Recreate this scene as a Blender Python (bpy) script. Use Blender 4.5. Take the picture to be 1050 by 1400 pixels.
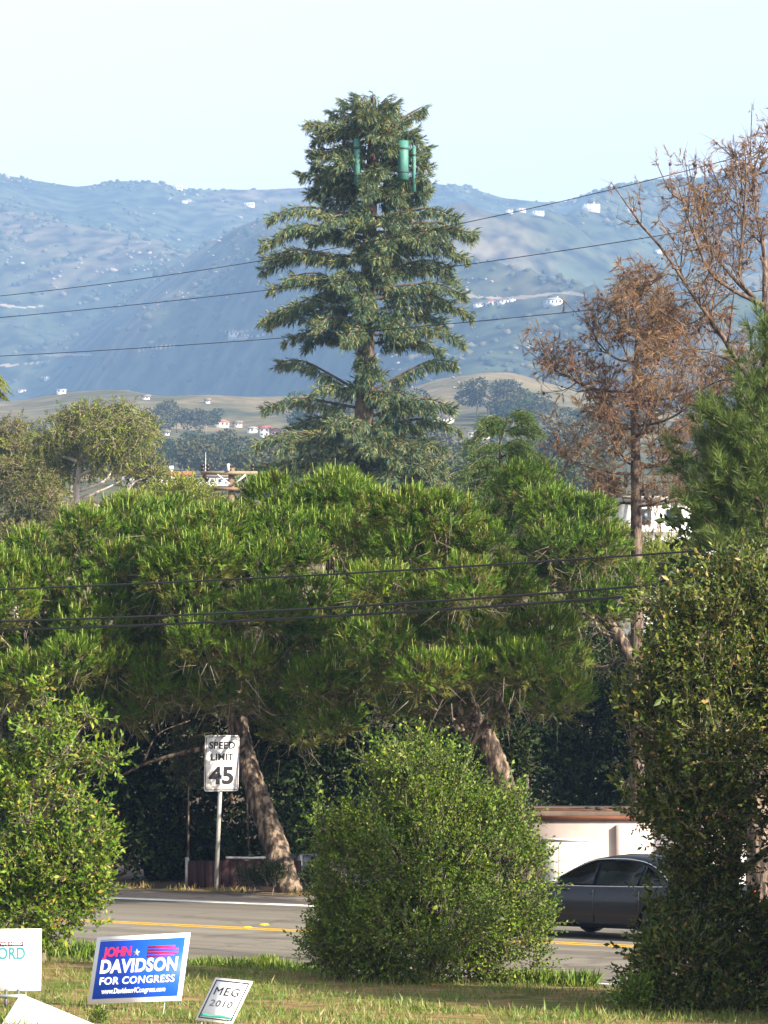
import bpy, bmesh, math
import numpy as np
from mathutils import Vector, Matrix

for _o in list(bpy.data.objects):
    bpy.data.objects.remove(_o, do_unlink=True)
S = bpy.context.scene
COL = S.collection
R = math.radians

# ------------------------------------------------------------------ camera
FPX, CAMH, HORIZ = 4400.0, 3.5, 1000.0          # focal length in photo pixels, eye height, horizon row
PITCH = math.atan((HORIZ - 700) / FPX)
cam_data = bpy.data.cameras.new("camera")
cam_data.sensor_fit = 'VERTICAL'; cam_data.sensor_height = 36; cam_data.sensor_width = 27
cam_data.lens = FPX / 1400 * 36
cam_data.clip_start = 0.5; cam_data.clip_end = 30000
cam = bpy.data.objects.new("camera", cam_data); COL.objects.link(cam)
cam.location = (0, 0, CAMH); cam.rotation_euler = (math.pi / 2 + PITCH, 0, 0)
S.camera = cam

# ------------------------------------------------------------------ sky, sun, exposure
SUN_EL, SUN_AZ = R(28), math.atan2(0.80, -0.60)
world = bpy.data.worlds.new("World"); S.world = world; world.use_nodes = True
wn = world.node_tree.nodes; wl = world.node_tree.links
sky = wn.new('ShaderNodeTexSky'); sky.sky_type = 'NISHITA'; sky.sun_disc = False
sky.sun_elevation = SUN_EL; sky.sun_rotation = SUN_AZ
sky.air_density = 1.0; sky.dust_density = 2.0; sky.ozone_density = 1.5
bg = wn['Background']; bg.inputs['Strength'].default_value = 0.12
hz = wn.new('ShaderNodeHueSaturation'); hz.inputs['Saturation'].default_value = 0.0      # thin high veil whitens the whole sky
wl.new(sky.outputs[0], hz.inputs['Color']); wl.new(hz.outputs[0], bg.inputs['Color'])
sun_dir = Vector((math.sin(SUN_AZ) * math.cos(SUN_EL), math.cos(SUN_AZ) * math.cos(SUN_EL), math.sin(SUN_EL)))
sd = bpy.data.lights.new("sun", 'SUN'); sd.energy = 5.0; sd.angle = R(0.53); sd.color = (1.0, 0.89, 0.71)
sun = bpy.data.objects.new("sun", sd); COL.objects.link(sun)
sun.rotation_euler = sun_dir.to_track_quat('Z', 'Y').to_euler(); sun.location = (40, -30, 60)
S.view_settings.view_transform = 'Standard'; S.view_settings.look = 'None'
S.view_settings.exposure = 1.48; S.view_settings.gamma = 1.0
S.view_settings.use_curve_mapping = False
HAZE_DENSITY = 0.00020

# ------------------------------------------------------------------ pixel <-> place helpers
CA, SA = math.cos(PITCH), math.sin(PITCH)
def P(px, py, Y):
    """Point of the place at distance Y that shows at photo pixel (px, py)."""
    xr = (px - 525.0) / FPX; yu = (700.0 - py) / FPX
    k = Y / (CA - yu * SA)
    return np.array((xr * k, Y, CAMH + (SA + yu * CA) * k))
def M(px, Y): return px * Y / FPX

# ------------------------------------------------------------------ noise (numpy)
def _h(ix, iy, seed):
    h = (ix.astype(np.int64) * 374761393 + iy.astype(np.int64) * 668265263 + seed * 1442695041) & 0x7fffffff
    h = ((h ^ (h >> 13)) * 1274126177) & 0x7fffffff
    return ((h ^ (h >> 16)) & 0xffff) / 65535.0
def vnoise(x, y, seed=0):
    x = np.asarray(x, float); y = np.asarray(y, float)
    ix = np.floor(x); iy = np.floor(y); fx = x - ix; fy = y - iy
    fx = fx * fx * (3 - 2 * fx); fy = fy * fy * (3 - 2 * fy)
    a = _h(ix, iy, seed); b = _h(ix + 1, iy, seed); c = _h(ix, iy + 1, seed); d = _h(ix + 1, iy + 1, seed)
    return (a + (b - a) * fx) * (1 - fy) + (c + (d - c) * fx) * fy
def fbm(x, y, seed=0, n=4):
    s = 0; a = 0.5
    for i in range(n):
        s = s + a * (vnoise(x, y, seed + i * 17) - 0.5); x = x * 2.03; y = y * 2.03; a *= 0.5
    return s * 2

# ------------------------------------------------------------------ road line, from the picture
def Gflat(px, py):
    k = (py - 700.0) / FPX
    Y = CAMH / ((k * CA - SA) / (CA + k * SA))
    return P(px, py, Y)
_a, _b = Gflat(180, 1262), Gflat(780, 1290)
RO = (_a + _b) / 2; RO[2] = 0
RD = (_a - _b); RD[2] = 0; RD /= np.linalg.norm(RD)           # along the road, away to the left
RN = np.array((RD[1], -RD[0], 0.0))                           # across the road, away from the camera
if RN[1] < 0: RN = -RN
def roff(p): return float(np.dot(np.asarray(p) - RO, RN))
OFF_FAR = roff(Gflat(285, 1232)); OFF_NEAR = roff(Gflat(340, 1319)); OFF_SHO = roff(Gflat(285, 1219))

# ------------------------------------------------------------------ terrain height
RIDGE = np.array([(-2500,300),(-900,262),(-400,250),(0,236),(60,242),(100,247),(160,240),(215,244),(250,253),(300,256),(380,255),(450,256),(520,250),
                  (600,247),(640,249),(690,265),(745,271),(780,272),(800,263),(850,249),(920,242),(1000,237),(1050,232),(1500,215),(3500,290)], float)
CREST = np.array([(-2500,600),(-300,585),(20,570),(100,558),(170,551),(220,556),(330,564),(420,563),(480,572),(540,556),(600,534),(660,522),(700,520),(800,540),(1050,560),(3500,600)], float)
YD = np.array([95, 150, 300, 600, 1000, 1400, 1780, 2300, 3100, 4500, 7500], float)
def gz(x, y):
    x = np.asarray(x, float); y = np.asarray(y, float)
    x, y = np.broadcast_arrays(x, y)
    ysafe = np.maximum(y, 30.0)
    px = 525 + x / ysafe * FPX
    ridge = np.interp(px, RIDGE[:,0], RIDGE[:,1]); crest = np.interp(px, CREST[:,0], CREST[:,1])
    def zz(row, d): return CAMH + (HORIZ - row) / FPX * d * 1.004
    o = np.ones_like(px)
    Z = np.stack([0*o, 4*o, zz(748*o,300), zz(684*o,600), zz(622*o,1000), zz(crest,1400), zz(crest+62,1780),
                  zz(0.62*crest+0.38*ridge+75,2300), zz(0.42*crest+0.58*ridge+22,3100), zz(ridge,4500), zz(ridge+140,7500)], 0)
    z = np.zeros_like(px)
    for i in range(len(YD) - 1):
        m = (y >= YD[i]) & (y < YD[i+1])
        t = (y - YD[i]) / (YD[i+1] - YD[i])
        z = np.where(m, Z[i] + (Z[i+1] - Z[i]) * t, z)
    z = np.where(y >= YD[-1], Z[-1], z)
    # spurs and gullies on the mountain
    s = np.clip((y - 1780) / 2720, 0, 1.6)
    amp = np.where(y > 1780, 190 * np.sin(np.clip(s, 0, 1) * math.pi) ** 0.8, 0)
    rg = 1 - np.abs(fbm(x / 760 + y / 1900, y / 1500 - x / 3300, 3, 4)) * 3.0
    z = z + amp * (rg - 0.62) * 0.85
    z = z + np.where(y > 2000, 14 * fbm(x / 190, y / 190, 9, 3), 0)
    w = np.clip((y - 150) / 400, 0, 1) * np.clip((2000 - y) / 400, 0, 1)
    z = z + w * y * 0.010 * fbm(x / 140, y / 170, 21, 3)
    # yard side of the road climbs gently to the photographer, land dips a little beyond the road
    off = (x - RO[0]) * RN[0] + (y - RO[1]) * RN[1]
    near = np.clip((OFF_NEAR - 0.35) - off, 0, 60)
    z = z + 0.045 * near + np.where(near > 0, 0.05 * fbm(x / 1.7, y / 1.7, 31, 3) * np.clip(near, 0, 1), 0)
    far = np.clip((off - (OFF_SHO + 1.2)) / 5.0, 0, 1) * np.clip((x + 3.0) / 4.0, 0, 1) * np.clip((118 - y) / 20, 0, 1)
    z = z - 1.3 * far * far * (3 - 2 * far)
    return z
def ground_hit(px, py, y0=20.0, y1=7000.0, n=6000):
    Y = np.geomspace(y0, y1, n)
    p0 = P(px, py, 1.0); dx = p0[0]; dz = p0[2] - CAMH
    g = gz(dx * Y, Y); r = CAMH + dz * Y
    i = int(np.argmax(r < g))
    if not (r < g).any(): return None
    Yh = Y[i]
    return np.array((dx * Yh, Yh, float(g[i])))

# ------------------------------------------------------------------ materials
def new_mat(name):
    m = bpy.data.materials.new(name); m.use_nodes = True
    nt = m.node_tree; b = nt.nodes['Principled BSDF']
    return m, nt, nt.nodes, nt.links, b
def c4(c): return (c[0], c[1], c[2], 1.0)
def ramp(nodes, stops):
    r = nodes.new('ShaderNodeValToRGB'); e = r.color_ramp.elements
    while len(e) < len(stops): e.new(0.5)
    for el, (p, c) in zip(e, stops): el.position = p; el.color = c4(c)
    return r
def surf(name, stops, scale=5.0, rough=0.85, bump=0.0, bscale=None, stretch=(1,1,1), detail=6, metallic=0.0, spec=0.3, coord='Object', bdist=0.02):
    m, nt, n, l, b = new_mat(name)
    tc = n.new('ShaderNodeTexCoord'); mp = n.new('ShaderNodeMapping'); mp.inputs['Scale'].default_value = stretch
    l.new(tc.outputs[coord], mp.inputs['Vector'])
    nz = n.new('ShaderNodeTexNoise'); nz.inputs['Scale'].default_value = scale; nz.inputs['Detail'].default_value = detail
    l.new(mp.outputs[0], nz.inputs['Vector'])
    r = ramp(n, stops); l.new(nz.outputs[0], r.inputs[0]); l.new(r.outputs[0], b.inputs['Base Color'])
    b.inputs['Roughness'].default_value = rough; b.inputs['Metallic'].default_value = metallic
    b.inputs['Specular IOR Level'].default_value = spec
    if bump:
        nb = n.new('ShaderNodeTexNoise'); nb.inputs['Scale'].default_value = bscale or scale * 4; nb.inputs['Detail'].default_value = 5
        l.new(mp.outputs[0], nb.inputs['Vector'])
        bp = n.new('ShaderNodeBump'); bp.inputs['Strength'].default_value = bump; bp.inputs['Distance'].default_value = bdist
        l.new(nb.outputs[0], bp.inputs['Height']); l.new(bp.outputs[0], b.inputs['Normal'])
    return m
def leafmat(name, stops, trans=0.3, rough=0.45, spec=0.35, clump=None, cscale=0.8):
    """Leaf: every leaf (mesh island) its own tint; clumps differ a little; light passes through."""
    m, nt, n, l, b = new_mat(name)
    g = n.new('ShaderNodeNewGeometry'); r = ramp(n, stops); l.new(g.outputs['Random Per Island'], r.inputs[0])
    tc = n.new('ShaderNodeTexCoord'); nz = n.new('ShaderNodeTexNoise'); nz.inputs['Scale'].default_value = cscale; nz.inputs['Detail'].default_value = 2
    l.new(tc.outputs['Object'], nz.inputs['Vector'])
    mr = n.new('ShaderNodeMapRange'); mr.inputs[1].default_value = 0.35; mr.inputs[2].default_value = 0.65; mr.inputs[3].default_value = 0; mr.inputs[4].default_value = 1
    l.new(nz.outputs[0], mr.inputs[0])
    mx = n.new('ShaderNodeMix'); mx.data_type = 'RGBA'; mx.blend_type = 'MULTIPLY'
    l.new(mr.outputs[0], mx.inputs[0]); l.new(r.outputs[0], mx.inputs[6]); mx.inputs[7].default_value = c4(clump or (1.25, 1.1, 0.8))
    l.new(mx.outputs[2], b.inputs['Base Color']); b.inputs['Roughness'].default_value = rough; b.inputs['Specular IOR Level'].default_value = spec
    if trans > 0:
        t = n.new('ShaderNodeBsdfTranslucent'); l.new(mx.outputs[2], t.inputs['Color'])
        ms = n.new('ShaderNodeMixShader'); ms.inputs[0].default_value = trans
        out = n['Material Output']; l.new(b.outputs[0], ms.inputs[1]); l.new(t.outputs[0], ms.inputs[2]); l.new(ms.outputs[0], out.inputs[0])
    return m
def plain(name, c, rough=0.5, metallic=0.0, spec=0.4, coat=0.0, var=0.12, scale=6.0):
    """Paint / plastic with slight uneven tone."""
    lo = tuple(v * (1 - var) for v in c); hi = tuple(min(1, v * (1 + var)) for v in c)
    m = surf(name, [(0.3, lo), (0.7, hi)], scale=scale, rough=rough, metallic=metallic, spec=spec)
    if coat: m.node_tree.nodes['Principled BSDF'].inputs['Coat Weight'].default_value = coat
    return m

# ------------------------------------------------------------------ mesh helpers
class MB:
    """collects vertices and faces, build() links them as ONE mesh object"""
    def __init__(s): s.V = []; s.F = []; s.n = 0
    def add(s, V, F, mi=0):
        V = np.asarray(V, float).reshape(-1, 3)
        if not isinstance(F, (list, tuple)): F = [F]
        for f in F:
            f = np.asarray(f, np.int64)
            s.F.append((f.reshape(-1, f.shape[-1]) + s.n, mi))
        s.V.append(V); s.n += len(V); return s
    def box(s, c, d, mi=0, rot=None):
        c = np.asarray(c, float); h = np.asarray(d, float) / 2
        v = np.array([(x, y, z) for x in (-1, 1) for y in (-1, 1) for z in (-1, 1)], float) * h
        if rot is not None: v = v @ np.asarray(rot).T
        return s.add(v + c, np.array([(0,1,3,2),(4,6,7,5),(0,4,5,1),(2,3,7,6),(0,2,6,4),(1,5,7,3)]), mi)
    def mesh(s, name, mats, smooth=False):
        me = bpy.data.meshes.new(name)
        V = np.concatenate(s.V) if s.V else np.zeros((0, 3))
        me.vertices.add(len(V)); me.vertices.foreach_set('co', V.astype(np.float32).ravel())
        li = np.concatenate([f.ravel() for f, _ in s.F]); cnt = np.concatenate([np.full(len(f), f.shape[1]) for f, _ in s.F])
        mi = np.concatenate([np.full(len(f), m) for f, m in s.F])
        me.loops.add(len(li)); me.loops.foreach_set('vertex_index', li.astype(np.int32))
        me.polygons.add(len(cnt)); st = np.concatenate([[0], np.cumsum(cnt)[:-1]])
        me.polygons.foreach_set('loop_start', st.astype(np.int32))
        me.polygons.foreach_set('material_index', mi.astype(np.int32))
        if smooth: me.polygons.foreach_set('use_smooth', np.ones(len(cnt), bool))
        for m in (mats if isinstance(mats, (list, tuple)) else [mats]): me.materials.append(m)
        me.update(calc_edges=True); me.validate(); return me
    def build(s, name, mats, parent=None, smooth=False, loc=None, base=None):
        if base is not None: s.V = [v - np.asarray(base, float) for v in s.V]
        o = bpy.data.objects.new(name, s.mesh(name, mats, smooth)); COL.objects.link(o)
        if parent is not None: o.parent = parent
        if loc is not None: o.location = loc
        return o
def tag(o, label=None, cat=None, group=None, kind=None):
    if label: o['label'] = label
    if cat: o['category'] = cat
    if group: o['group'] = group
    if kind: o['kind'] = kind
    return o
def thing(name, loc, label, cat, group=None, rotz=0.0):
    o = bpy.data.objects.new(name, None); COL.objects.link(o)
    o.empty_display_size = 0.2
    o.location = tuple(float(v) for v in loc); o.rotation_euler = (0, 0, rotz)
    return tag(o, label, cat, group)
def copy_thing(o, loc, rotz=0.0, scale=1.0, label=None, parent=None):
    c = o.copy(); COL.objects.link(c)
    if parent is None:
        c.location = tuple(float(v) for v in loc); c.rotation_euler = (0, 0, rotz); c.scale = (scale,) * 3 if np.isscalar(scale) else scale
        if label: c['label'] = label
    else: c.parent = parent
    for ch in [k for k in bpy.data.objects if k.parent == o]: copy_thing(ch, None, parent=c)
    return c

def nrm(v):
    v = np.asarray(v, float); return v / (np.linalg.norm(v, axis=-1, keepdims=True) + 1e-12)
def frames(D, roll):
    """rotation matrices whose third column is D"""
    D = nrm(D); ref = np.where(np.abs(D[:, 2:3]) > 0.95, np.array([[1., 0, 0]]), np.array([[0., 0, 1]]))
    X = nrm(np.cross(ref, D)); Y = np.cross(D, X)
    c = np.cos(roll)[:, None]; s = np.sin(roll)[:, None]
    return np.stack([X * c + Y * s, -X * s + Y * c, D], axis=2)
def inst(tv, tf, Rm, T, Sc):
    """N copies of a small template"""
    N = len(T); k = len(tv)
    V = np.einsum('nij,kj->nki', Rm, tv) * np.asarray(Sc)[:, None, None] + T[:, None, :]
    F = (tf[None] + (np.arange(N) * k)[:, None, None]).reshape(-1, tf.shape[1])
    return V.reshape(-1, 3), F
def scatter(mb, templates, D, T, Sc, rng, mi=0):
    N = len(T); which = rng.integers(0, len(templates), N); roll = rng.uniform(0, 6.283, N)
    for i, (tv, tf) in enumerate(templates):
        k = which == i
        if k.any(): mb.add(*inst(tv, tf, frames(D[k], roll[k]), T[k], Sc[k]), mi)
def sticks(A, B, ra, rb, sides=3):
    """N tapered twigs"""
    A = np.asarray(A, float); B = np.asarray(B, float); N = len(A)
    ra = np.broadcast_to(ra, N); rb = np.broadcast_to(rb, N)
    Rm = frames(B - A, np.zeros(N)); a = np.arange(sides) * 2 * math.pi / sides
    circ = np.stack([np.cos(a), np.sin(a), 0 * a], 1)
    ring = np.einsum('nij,kj->nki', Rm, circ)
    V = np.concatenate([A[:, None] + ring * ra[:, None, None], B[:, None] + ring * rb[:, None, None]], 1)
    i = np.arange(sides); j = (i + 1) % sides
    f = np.stack([i, j, j + sides, i + sides], 1)
    F = (f[None] + (np.arange(N) * 2 * sides)[:, None, None]).reshape(-1, 4)
    return V.reshape(-1, 3), F
def tube(path, rad, sides=8, cap=True, wob=0.0, rng=None):
    p = np.asarray(path, float); n = len(p); rad = np.broadcast_to(rad, n).astype(float)
    t = np.gradient(p, axis=0); t = nrm(t)
    ref = np.array([0.31, 0.95, 0.05]); 
    if abs(np.dot(nrm(p[-1] - p[0]), nrm(ref))) > 0.9: ref = np.array([1., 0, 0.1])
    X = nrm(np.cross(ref[None], t)); Y = np.cross(t, X)
    a = np.arange(sides) * 2 * math.pi / sides
    rr = rad[:, None] * np.ones(sides)
    if wob and rng is not None: rr = rr * (1 + wob * rng.uniform(-1, 1, rr.shape))
    V = p[:, None] + (X[:, None] * np.cos(a)[None, :, None] + Y[:, None] * np.sin(a)[None, :, None]) * rr[..., None]
    V = V.reshape(-1, 3); F = []
    i = np.arange(sides); j = (i + 1) % sides
    for k in range(n - 1): F.append(np.stack([k*sides+i, k*sides+j, (k+1)*sides+j, (k+1)*sides+i], 1))
    F = [np.concatenate(F)]
    if cap: F.append((np.arange(sides)[::-1] + 0)[None]); F.append((np.arange(sides) + (n-1)*sides)[None])
    return V, F
def smooth_path(pts, n=12):
    """Catmull-Rom through points"""
    p = np.asarray(pts, float); p = np.concatenate([[2*p[0]-p[1]], p, [2*p[-1]-p[-2]]])
    out = []; m = len(p) - 3; per = max(2, n // m)
    for i in range(m):
        for t in np.linspace(0, 1, per, endpoint=(i == m-1)):
            a, b, c, d = p[i:i+4]
            out.append(0.5*((2*b) + (c-a)*t + (2*a-5*b+4*c-d)*t*t + (-a+3*b-3*c+d)*t**3))
    return np.array(out)
# ---- leaf and needle templates: unit length along +Z
def leaf_tmpl(w=0.45, fold=0.12, bend=0.15):
    v = np.array([(0,0,0),(w/2,fold,0.42),(0,bend,1.0),(-w/2,fold,0.42),(0,0.0,0.45)])
    return v, np.array([(0,1,4),(1,2,4),(0,4,3),(4,2,3)])
def leaf2_tmpl(w=0.5, fold=0.15):
    v = np.array([(0,0,0),(w/2,fold,0.5),(0,0,1.0),(-w/2,fold,0.5)])
    return v, np.array([(0,1,2),(0,2,3)])
def shoot_tmpl(rng, nleaf, leaf, size, spread=(0.6, 1.2), start=0.1, jit=0.25, tip=True):
    """a twig's worth of leaves round a unit axis"""
    lv, lf = leaf; V = []; F = []; k = 0
    for i in range(nleaf):
        t = start + (1 - start) * (i + rng.uniform(-.3, .3)) / max(1, nleaf - 1)
        az = i * 2.4 + rng.uniform(-.5, .5); th = rng.uniform(*spread) * (1 - 0.45 * max(0, t))
        d = np.array([[math.sin(th)*math.cos(az), math.sin(th)*math.sin(az), math.cos(th)]])
        Rm = frames(d, np.array([rng.uniform(-jit, jit) * 6]))[0]
        V.append(lv @ Rm.T * size * rng.uniform(.7, 1.2) + np.array((0, 0, t))); F.append(lf + k); k += len(lv)
    return np.concatenate(V), np.concatenate(F)
def needle_tmpl(rng, n, length, width, spread=(0.45, 1.0), start=0.0):
    V = []; F = []
    for i in range(n):
        t = start + (1 - start) * rng.uniform(0, 1)
        az = i * 2.4 + rng.uniform(-.4, .4); th = rng.uniform(*spread) * (1 - 0.35 * t)
        d = np.array([math.sin(th)*math.cos(az), math.sin(th)*math.sin(az), math.cos(th)])
        s = nrm(np.cross(d, rng.normal(size=3))) * width / 2; L = length * rng.uniform(.75, 1.2)
        b = np.array((0, 0, t)); V += [b - s, b + s, b + d * L]; F.append((3*i, 3*i+1, 3*i+2))
    return np.array(V), np.array(F)
# ---- crowns made of clumps
def blob_w(b):
    """(px,py,Y,rx,ry[,depth factor]) -> centre, radii in metres"""
    px, py, Y, rx, ry = b[:5]; k = b[5] if len(b) > 5 else 1.0
    return P(px, py, Y), np.array((M(rx, Y), M(0.5*(rx+ry), Y) * k, M(ry, Y)))
def sample_blobs(blobs, n, rng, inner=0.55, up=0.0, keep=0.6):
    C = np.array([b[0] for b in blobs]); Rr = np.array([b[1] for b in blobs])
    w = Rr[:, 0] * Rr[:, 2] + Rr[:, 1] * Rr[:, 2]; w = w / w.sum()
    idx = rng.choice(len(blobs), n, p=w)
    d = nrm(rng.normal(size=(n, 3)) + np.array((0, 0, up)))
    r = inner + (1 - inner) * rng.uniform(0, 1, n) ** 0.6
    p = C[idx] + d * Rr[idx] * r[:, None]
    nn = nrm(d / Rr[idx])
    ok = np.ones(n, bool)
    for j in range(len(blobs)):
        q = np.linalg.norm((p - C[j]) / Rr[j], axis=1)
        ok &= ~((q < keep) & (idx != j))
    return p[ok], nn[ok], idx[ok]
def in_poly(pts, poly):
    x, y = pts[:, 0], pts[:, 1]; poly = np.asarray(poly, float); c = np.zeros(len(x), bool); j = len(poly) - 1
    for i in range(len(poly)):
        xi, yi = poly[i]; xj, yj = poly[j]
        c ^= ((yi > y) != (yj > y)) & (x < (xj - xi) * (y - yi) / (yj - yi + 1e-9) + xi); j = i
    return c
def poly_dist(pts, poly):
    poly = np.asarray(poly, float); d = np.full(len(pts), 1e9)
    for i in range(len(poly)):
        a = poly[i]; b = poly[(i+1) % len(poly)]; ab = b - a
        t = np.clip(((pts - a) @ ab) / (ab @ ab), 0, 1); d = np.minimum(d, np.linalg.norm(pts - (a + t[:, None] * ab), axis=1))
    return d
def fill_poly(poly, spacing, rng, edge=0.0):
    poly = np.asarray(poly, float); lo = poly.min(0); hi = poly.max(0)
    c = rng.uniform(lo, hi, (int(40 * (hi-lo).prod() / spacing**2) + 50, 2))
    c = c[in_poly(c, poly)]; dd = poly_dist(c, poly); c = c[dd > edge]; out = []
    for q in c:
        if all((q[0]-o[0])**2 + (q[1]-o[1])**2 > spacing**2 for o in out): out.append(q)
    out = np.array(out); return out, poly_dist(out, poly)
# ================================================================== SETTING
rng = np.random.default_rng(11)
def ground_material():
    m, nt, n, l, b = new_mat("dry_lawn")
    tc = n.new('ShaderNodeTexCoord')
    def nz(s, d=5):
        k = n.new('ShaderNodeTexNoise'); k.inputs['Scale'].default_value = s; k.inputs['Detail'].default_value = d
        l.new(tc.outputs['Object'], k.inputs['Vector']); return k
    a, c, e = nz(0.9), nz(4.0), nz(28.0)
    r1 = ramp(n, [(0.40, (0.11, 0.14, 0.035)), (0.48, (0.22, 0.155, 0.075)), (0.60, (0.26, 0.185, 0.10))]); l.new(a.outputs[0], r1.inputs[0])
    r2 = ramp(n, [(0.35, (0.55, 0.52, 0.45)), (0.65, (1.15, 1.1, 1.0))]); l.new(c.outputs[0], r2.inputs[0])
    mx = n.new('ShaderNodeMix'); mx.data_type = 'RGBA'; mx.blend_type = 'MULTIPLY'; mx.inputs[0].default_value = 1
    l.new(r1.outputs[0], mx.inputs[6]); l.new(r2.outputs[0], mx.inputs[7]); l.new(mx.outputs[2], b.inputs['Base Color'])
    b.inputs['Roughness'].default_value = 0.95; b.inputs['Specular IOR Level'].default_value = 0.1
    bp = n.new('ShaderNodeBump'); bp.inputs['Strength'].default_value = 0.7; bp.inputs['Distance'].default_value = 0.04
    l.new(e.outputs[0], bp.inputs['Height']); l.new(bp.outputs[0], b.inputs['Normal'])
    return m
def hill_material(name, stops, s1, mulstops, s2, bump=0.0):
    m, nt, n, l, b = new_mat(name)
    tc = n.new('ShaderNodeTexCoord')
    a = n.new('ShaderNodeTexNoise'); a.inputs['Scale'].default_value = s1; a.inputs['Detail'].default_value = 7; a.inputs['Roughness'].default_value = 0.6
    c = n.new('ShaderNodeTexNoise'); c.inputs['Scale'].default_value = s2; c.inputs['Detail'].default_value = 6
    mo = n.new('ShaderNodeMapping'); mo.inputs['Location'].default_value = (5300, 900, 0); l.new(tc.outputs['Object'], mo.inputs[0])
    for k in (a, c): l.new(mo.outputs[0], k.inputs['Vector'])
    r1 = ramp(n, stops); l.new(a.outputs[0], r1.inputs[0]); r2 = ramp(n, mulstops); l.new(c.outputs[0], r2.inputs[0])
    mx = n.new('ShaderNodeMix'); mx.data_type = 'RGBA'; mx.blend_type = 'MULTIPLY'; mx.inputs[0].default_value = 1
    l.new(r1.outputs[0], mx.inputs[6]); l.new(r2.outputs[0], mx.inputs[7]); l.new(mx.outputs[2], b.inputs['Base Color'])
    b.inputs['Roughness'].default_value = 0.95; b.inputs['Specular IOR Level'].default_value = 0.05
    return m
MAT_LAWN = ground_material()
MAT_VALLEY = hill_material("valley_scrub", [(0.35, (0.07, 0.075, 0.035)), (0.55, (0.12, 0.11, 0.055)), (0.7, (0.24, 0.19, 0.10))], 0.012, [(0.3, (0.6,)*3), (0.7, (1.2,)*3)], 0.15)
MAT_HILL = hill_material("dry_grass_hill", [(0.38, (0.07, 0.075, 0.04)), (0.5, (0.145, 0.125, 0.065)), (0.62, (0.21, 0.165, 0.095))], 0.016, [(0.3, (0.6,)*3), (0.7, (1.2,)*3)], 0.12)
MAT_MOUNT = hill_material("chaparral_slope", [(0.36, (0.03, 0.042, 0.022)), (0.53, (0.045, 0.056, 0.03)), (0.64, (0.095, 0.082, 0.05)), (0.78, (0.18, 0.14, 0.095))], 0.0028, [(0.36, (0.30,)*3), (0.64, (1.65, 1.6, 1.5))], 0.04)

ys = np.unique(np.concatenate([np.linspace(-70, 22, 24), np.linspace(22, 62, 80), np.linspace(62, 112, 30), np.geomspace(112, 1180, 70), np.linspace(1180, 1780, 44), np.linspace(1780, 5000, 130), np.linspace(5000, 7500, 20)]))
tt = np.linspace(-1, 1, 261); ss = np.sign(tt) * (0.25 * np.abs(tt) + 0.75 * np.abs(tt) ** 2.2)
def W(y): return 70 + 0.55 * np.maximum(y, 0)
YY, TT = np.meshgrid(ys, ss, indexing='ij'); XX = TT * W(YY)
ZZ = gz(XX, YY)
OFFS = (XX - RO[0]) * RN[0] + (YY - RO[1]) * RN[1]
ZZ = ZZ - 0.06 * ((OFFS > OFF_NEAR - 0.5) & (OFFS < OFF_SHO + 0.4) & (YY < 115))
def sheet(name, y0, y1, mat, mat2=None):
    k = np.where((ys >= y0 - 1e-6) & (ys <= y1 + 1e-6))[0]; a = len(k); b = len(ss)
    V = np.stack([XX[k], YY[k], ZZ[k]], -1).reshape(-1, 3)
    i, j = np.meshgrid(np.arange(a - 1), np.arange(b - 1), indexing='ij'); q = (i * b + j).ravel()
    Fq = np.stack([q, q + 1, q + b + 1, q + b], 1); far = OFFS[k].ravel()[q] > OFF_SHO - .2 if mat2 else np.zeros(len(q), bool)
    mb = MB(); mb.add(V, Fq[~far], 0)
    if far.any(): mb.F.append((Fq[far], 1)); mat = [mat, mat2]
    return tag(mb.build(name, mat, smooth=True), kind='structure')
yb1 = ys[np.argmin(abs(ys - 112))]; yb2 = ys[np.argmin(abs(ys - 1180))]; yb3 = ys[np.argmin(abs(ys - 1780))]
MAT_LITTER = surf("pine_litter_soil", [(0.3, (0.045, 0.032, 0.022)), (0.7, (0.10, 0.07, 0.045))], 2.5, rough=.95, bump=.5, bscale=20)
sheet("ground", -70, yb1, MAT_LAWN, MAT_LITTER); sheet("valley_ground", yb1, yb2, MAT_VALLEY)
sheet("grassy_hill", yb2, yb3, MAT_HILL); sheet("mountains", yb3, 7500, MAT_MOUNT)

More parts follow.
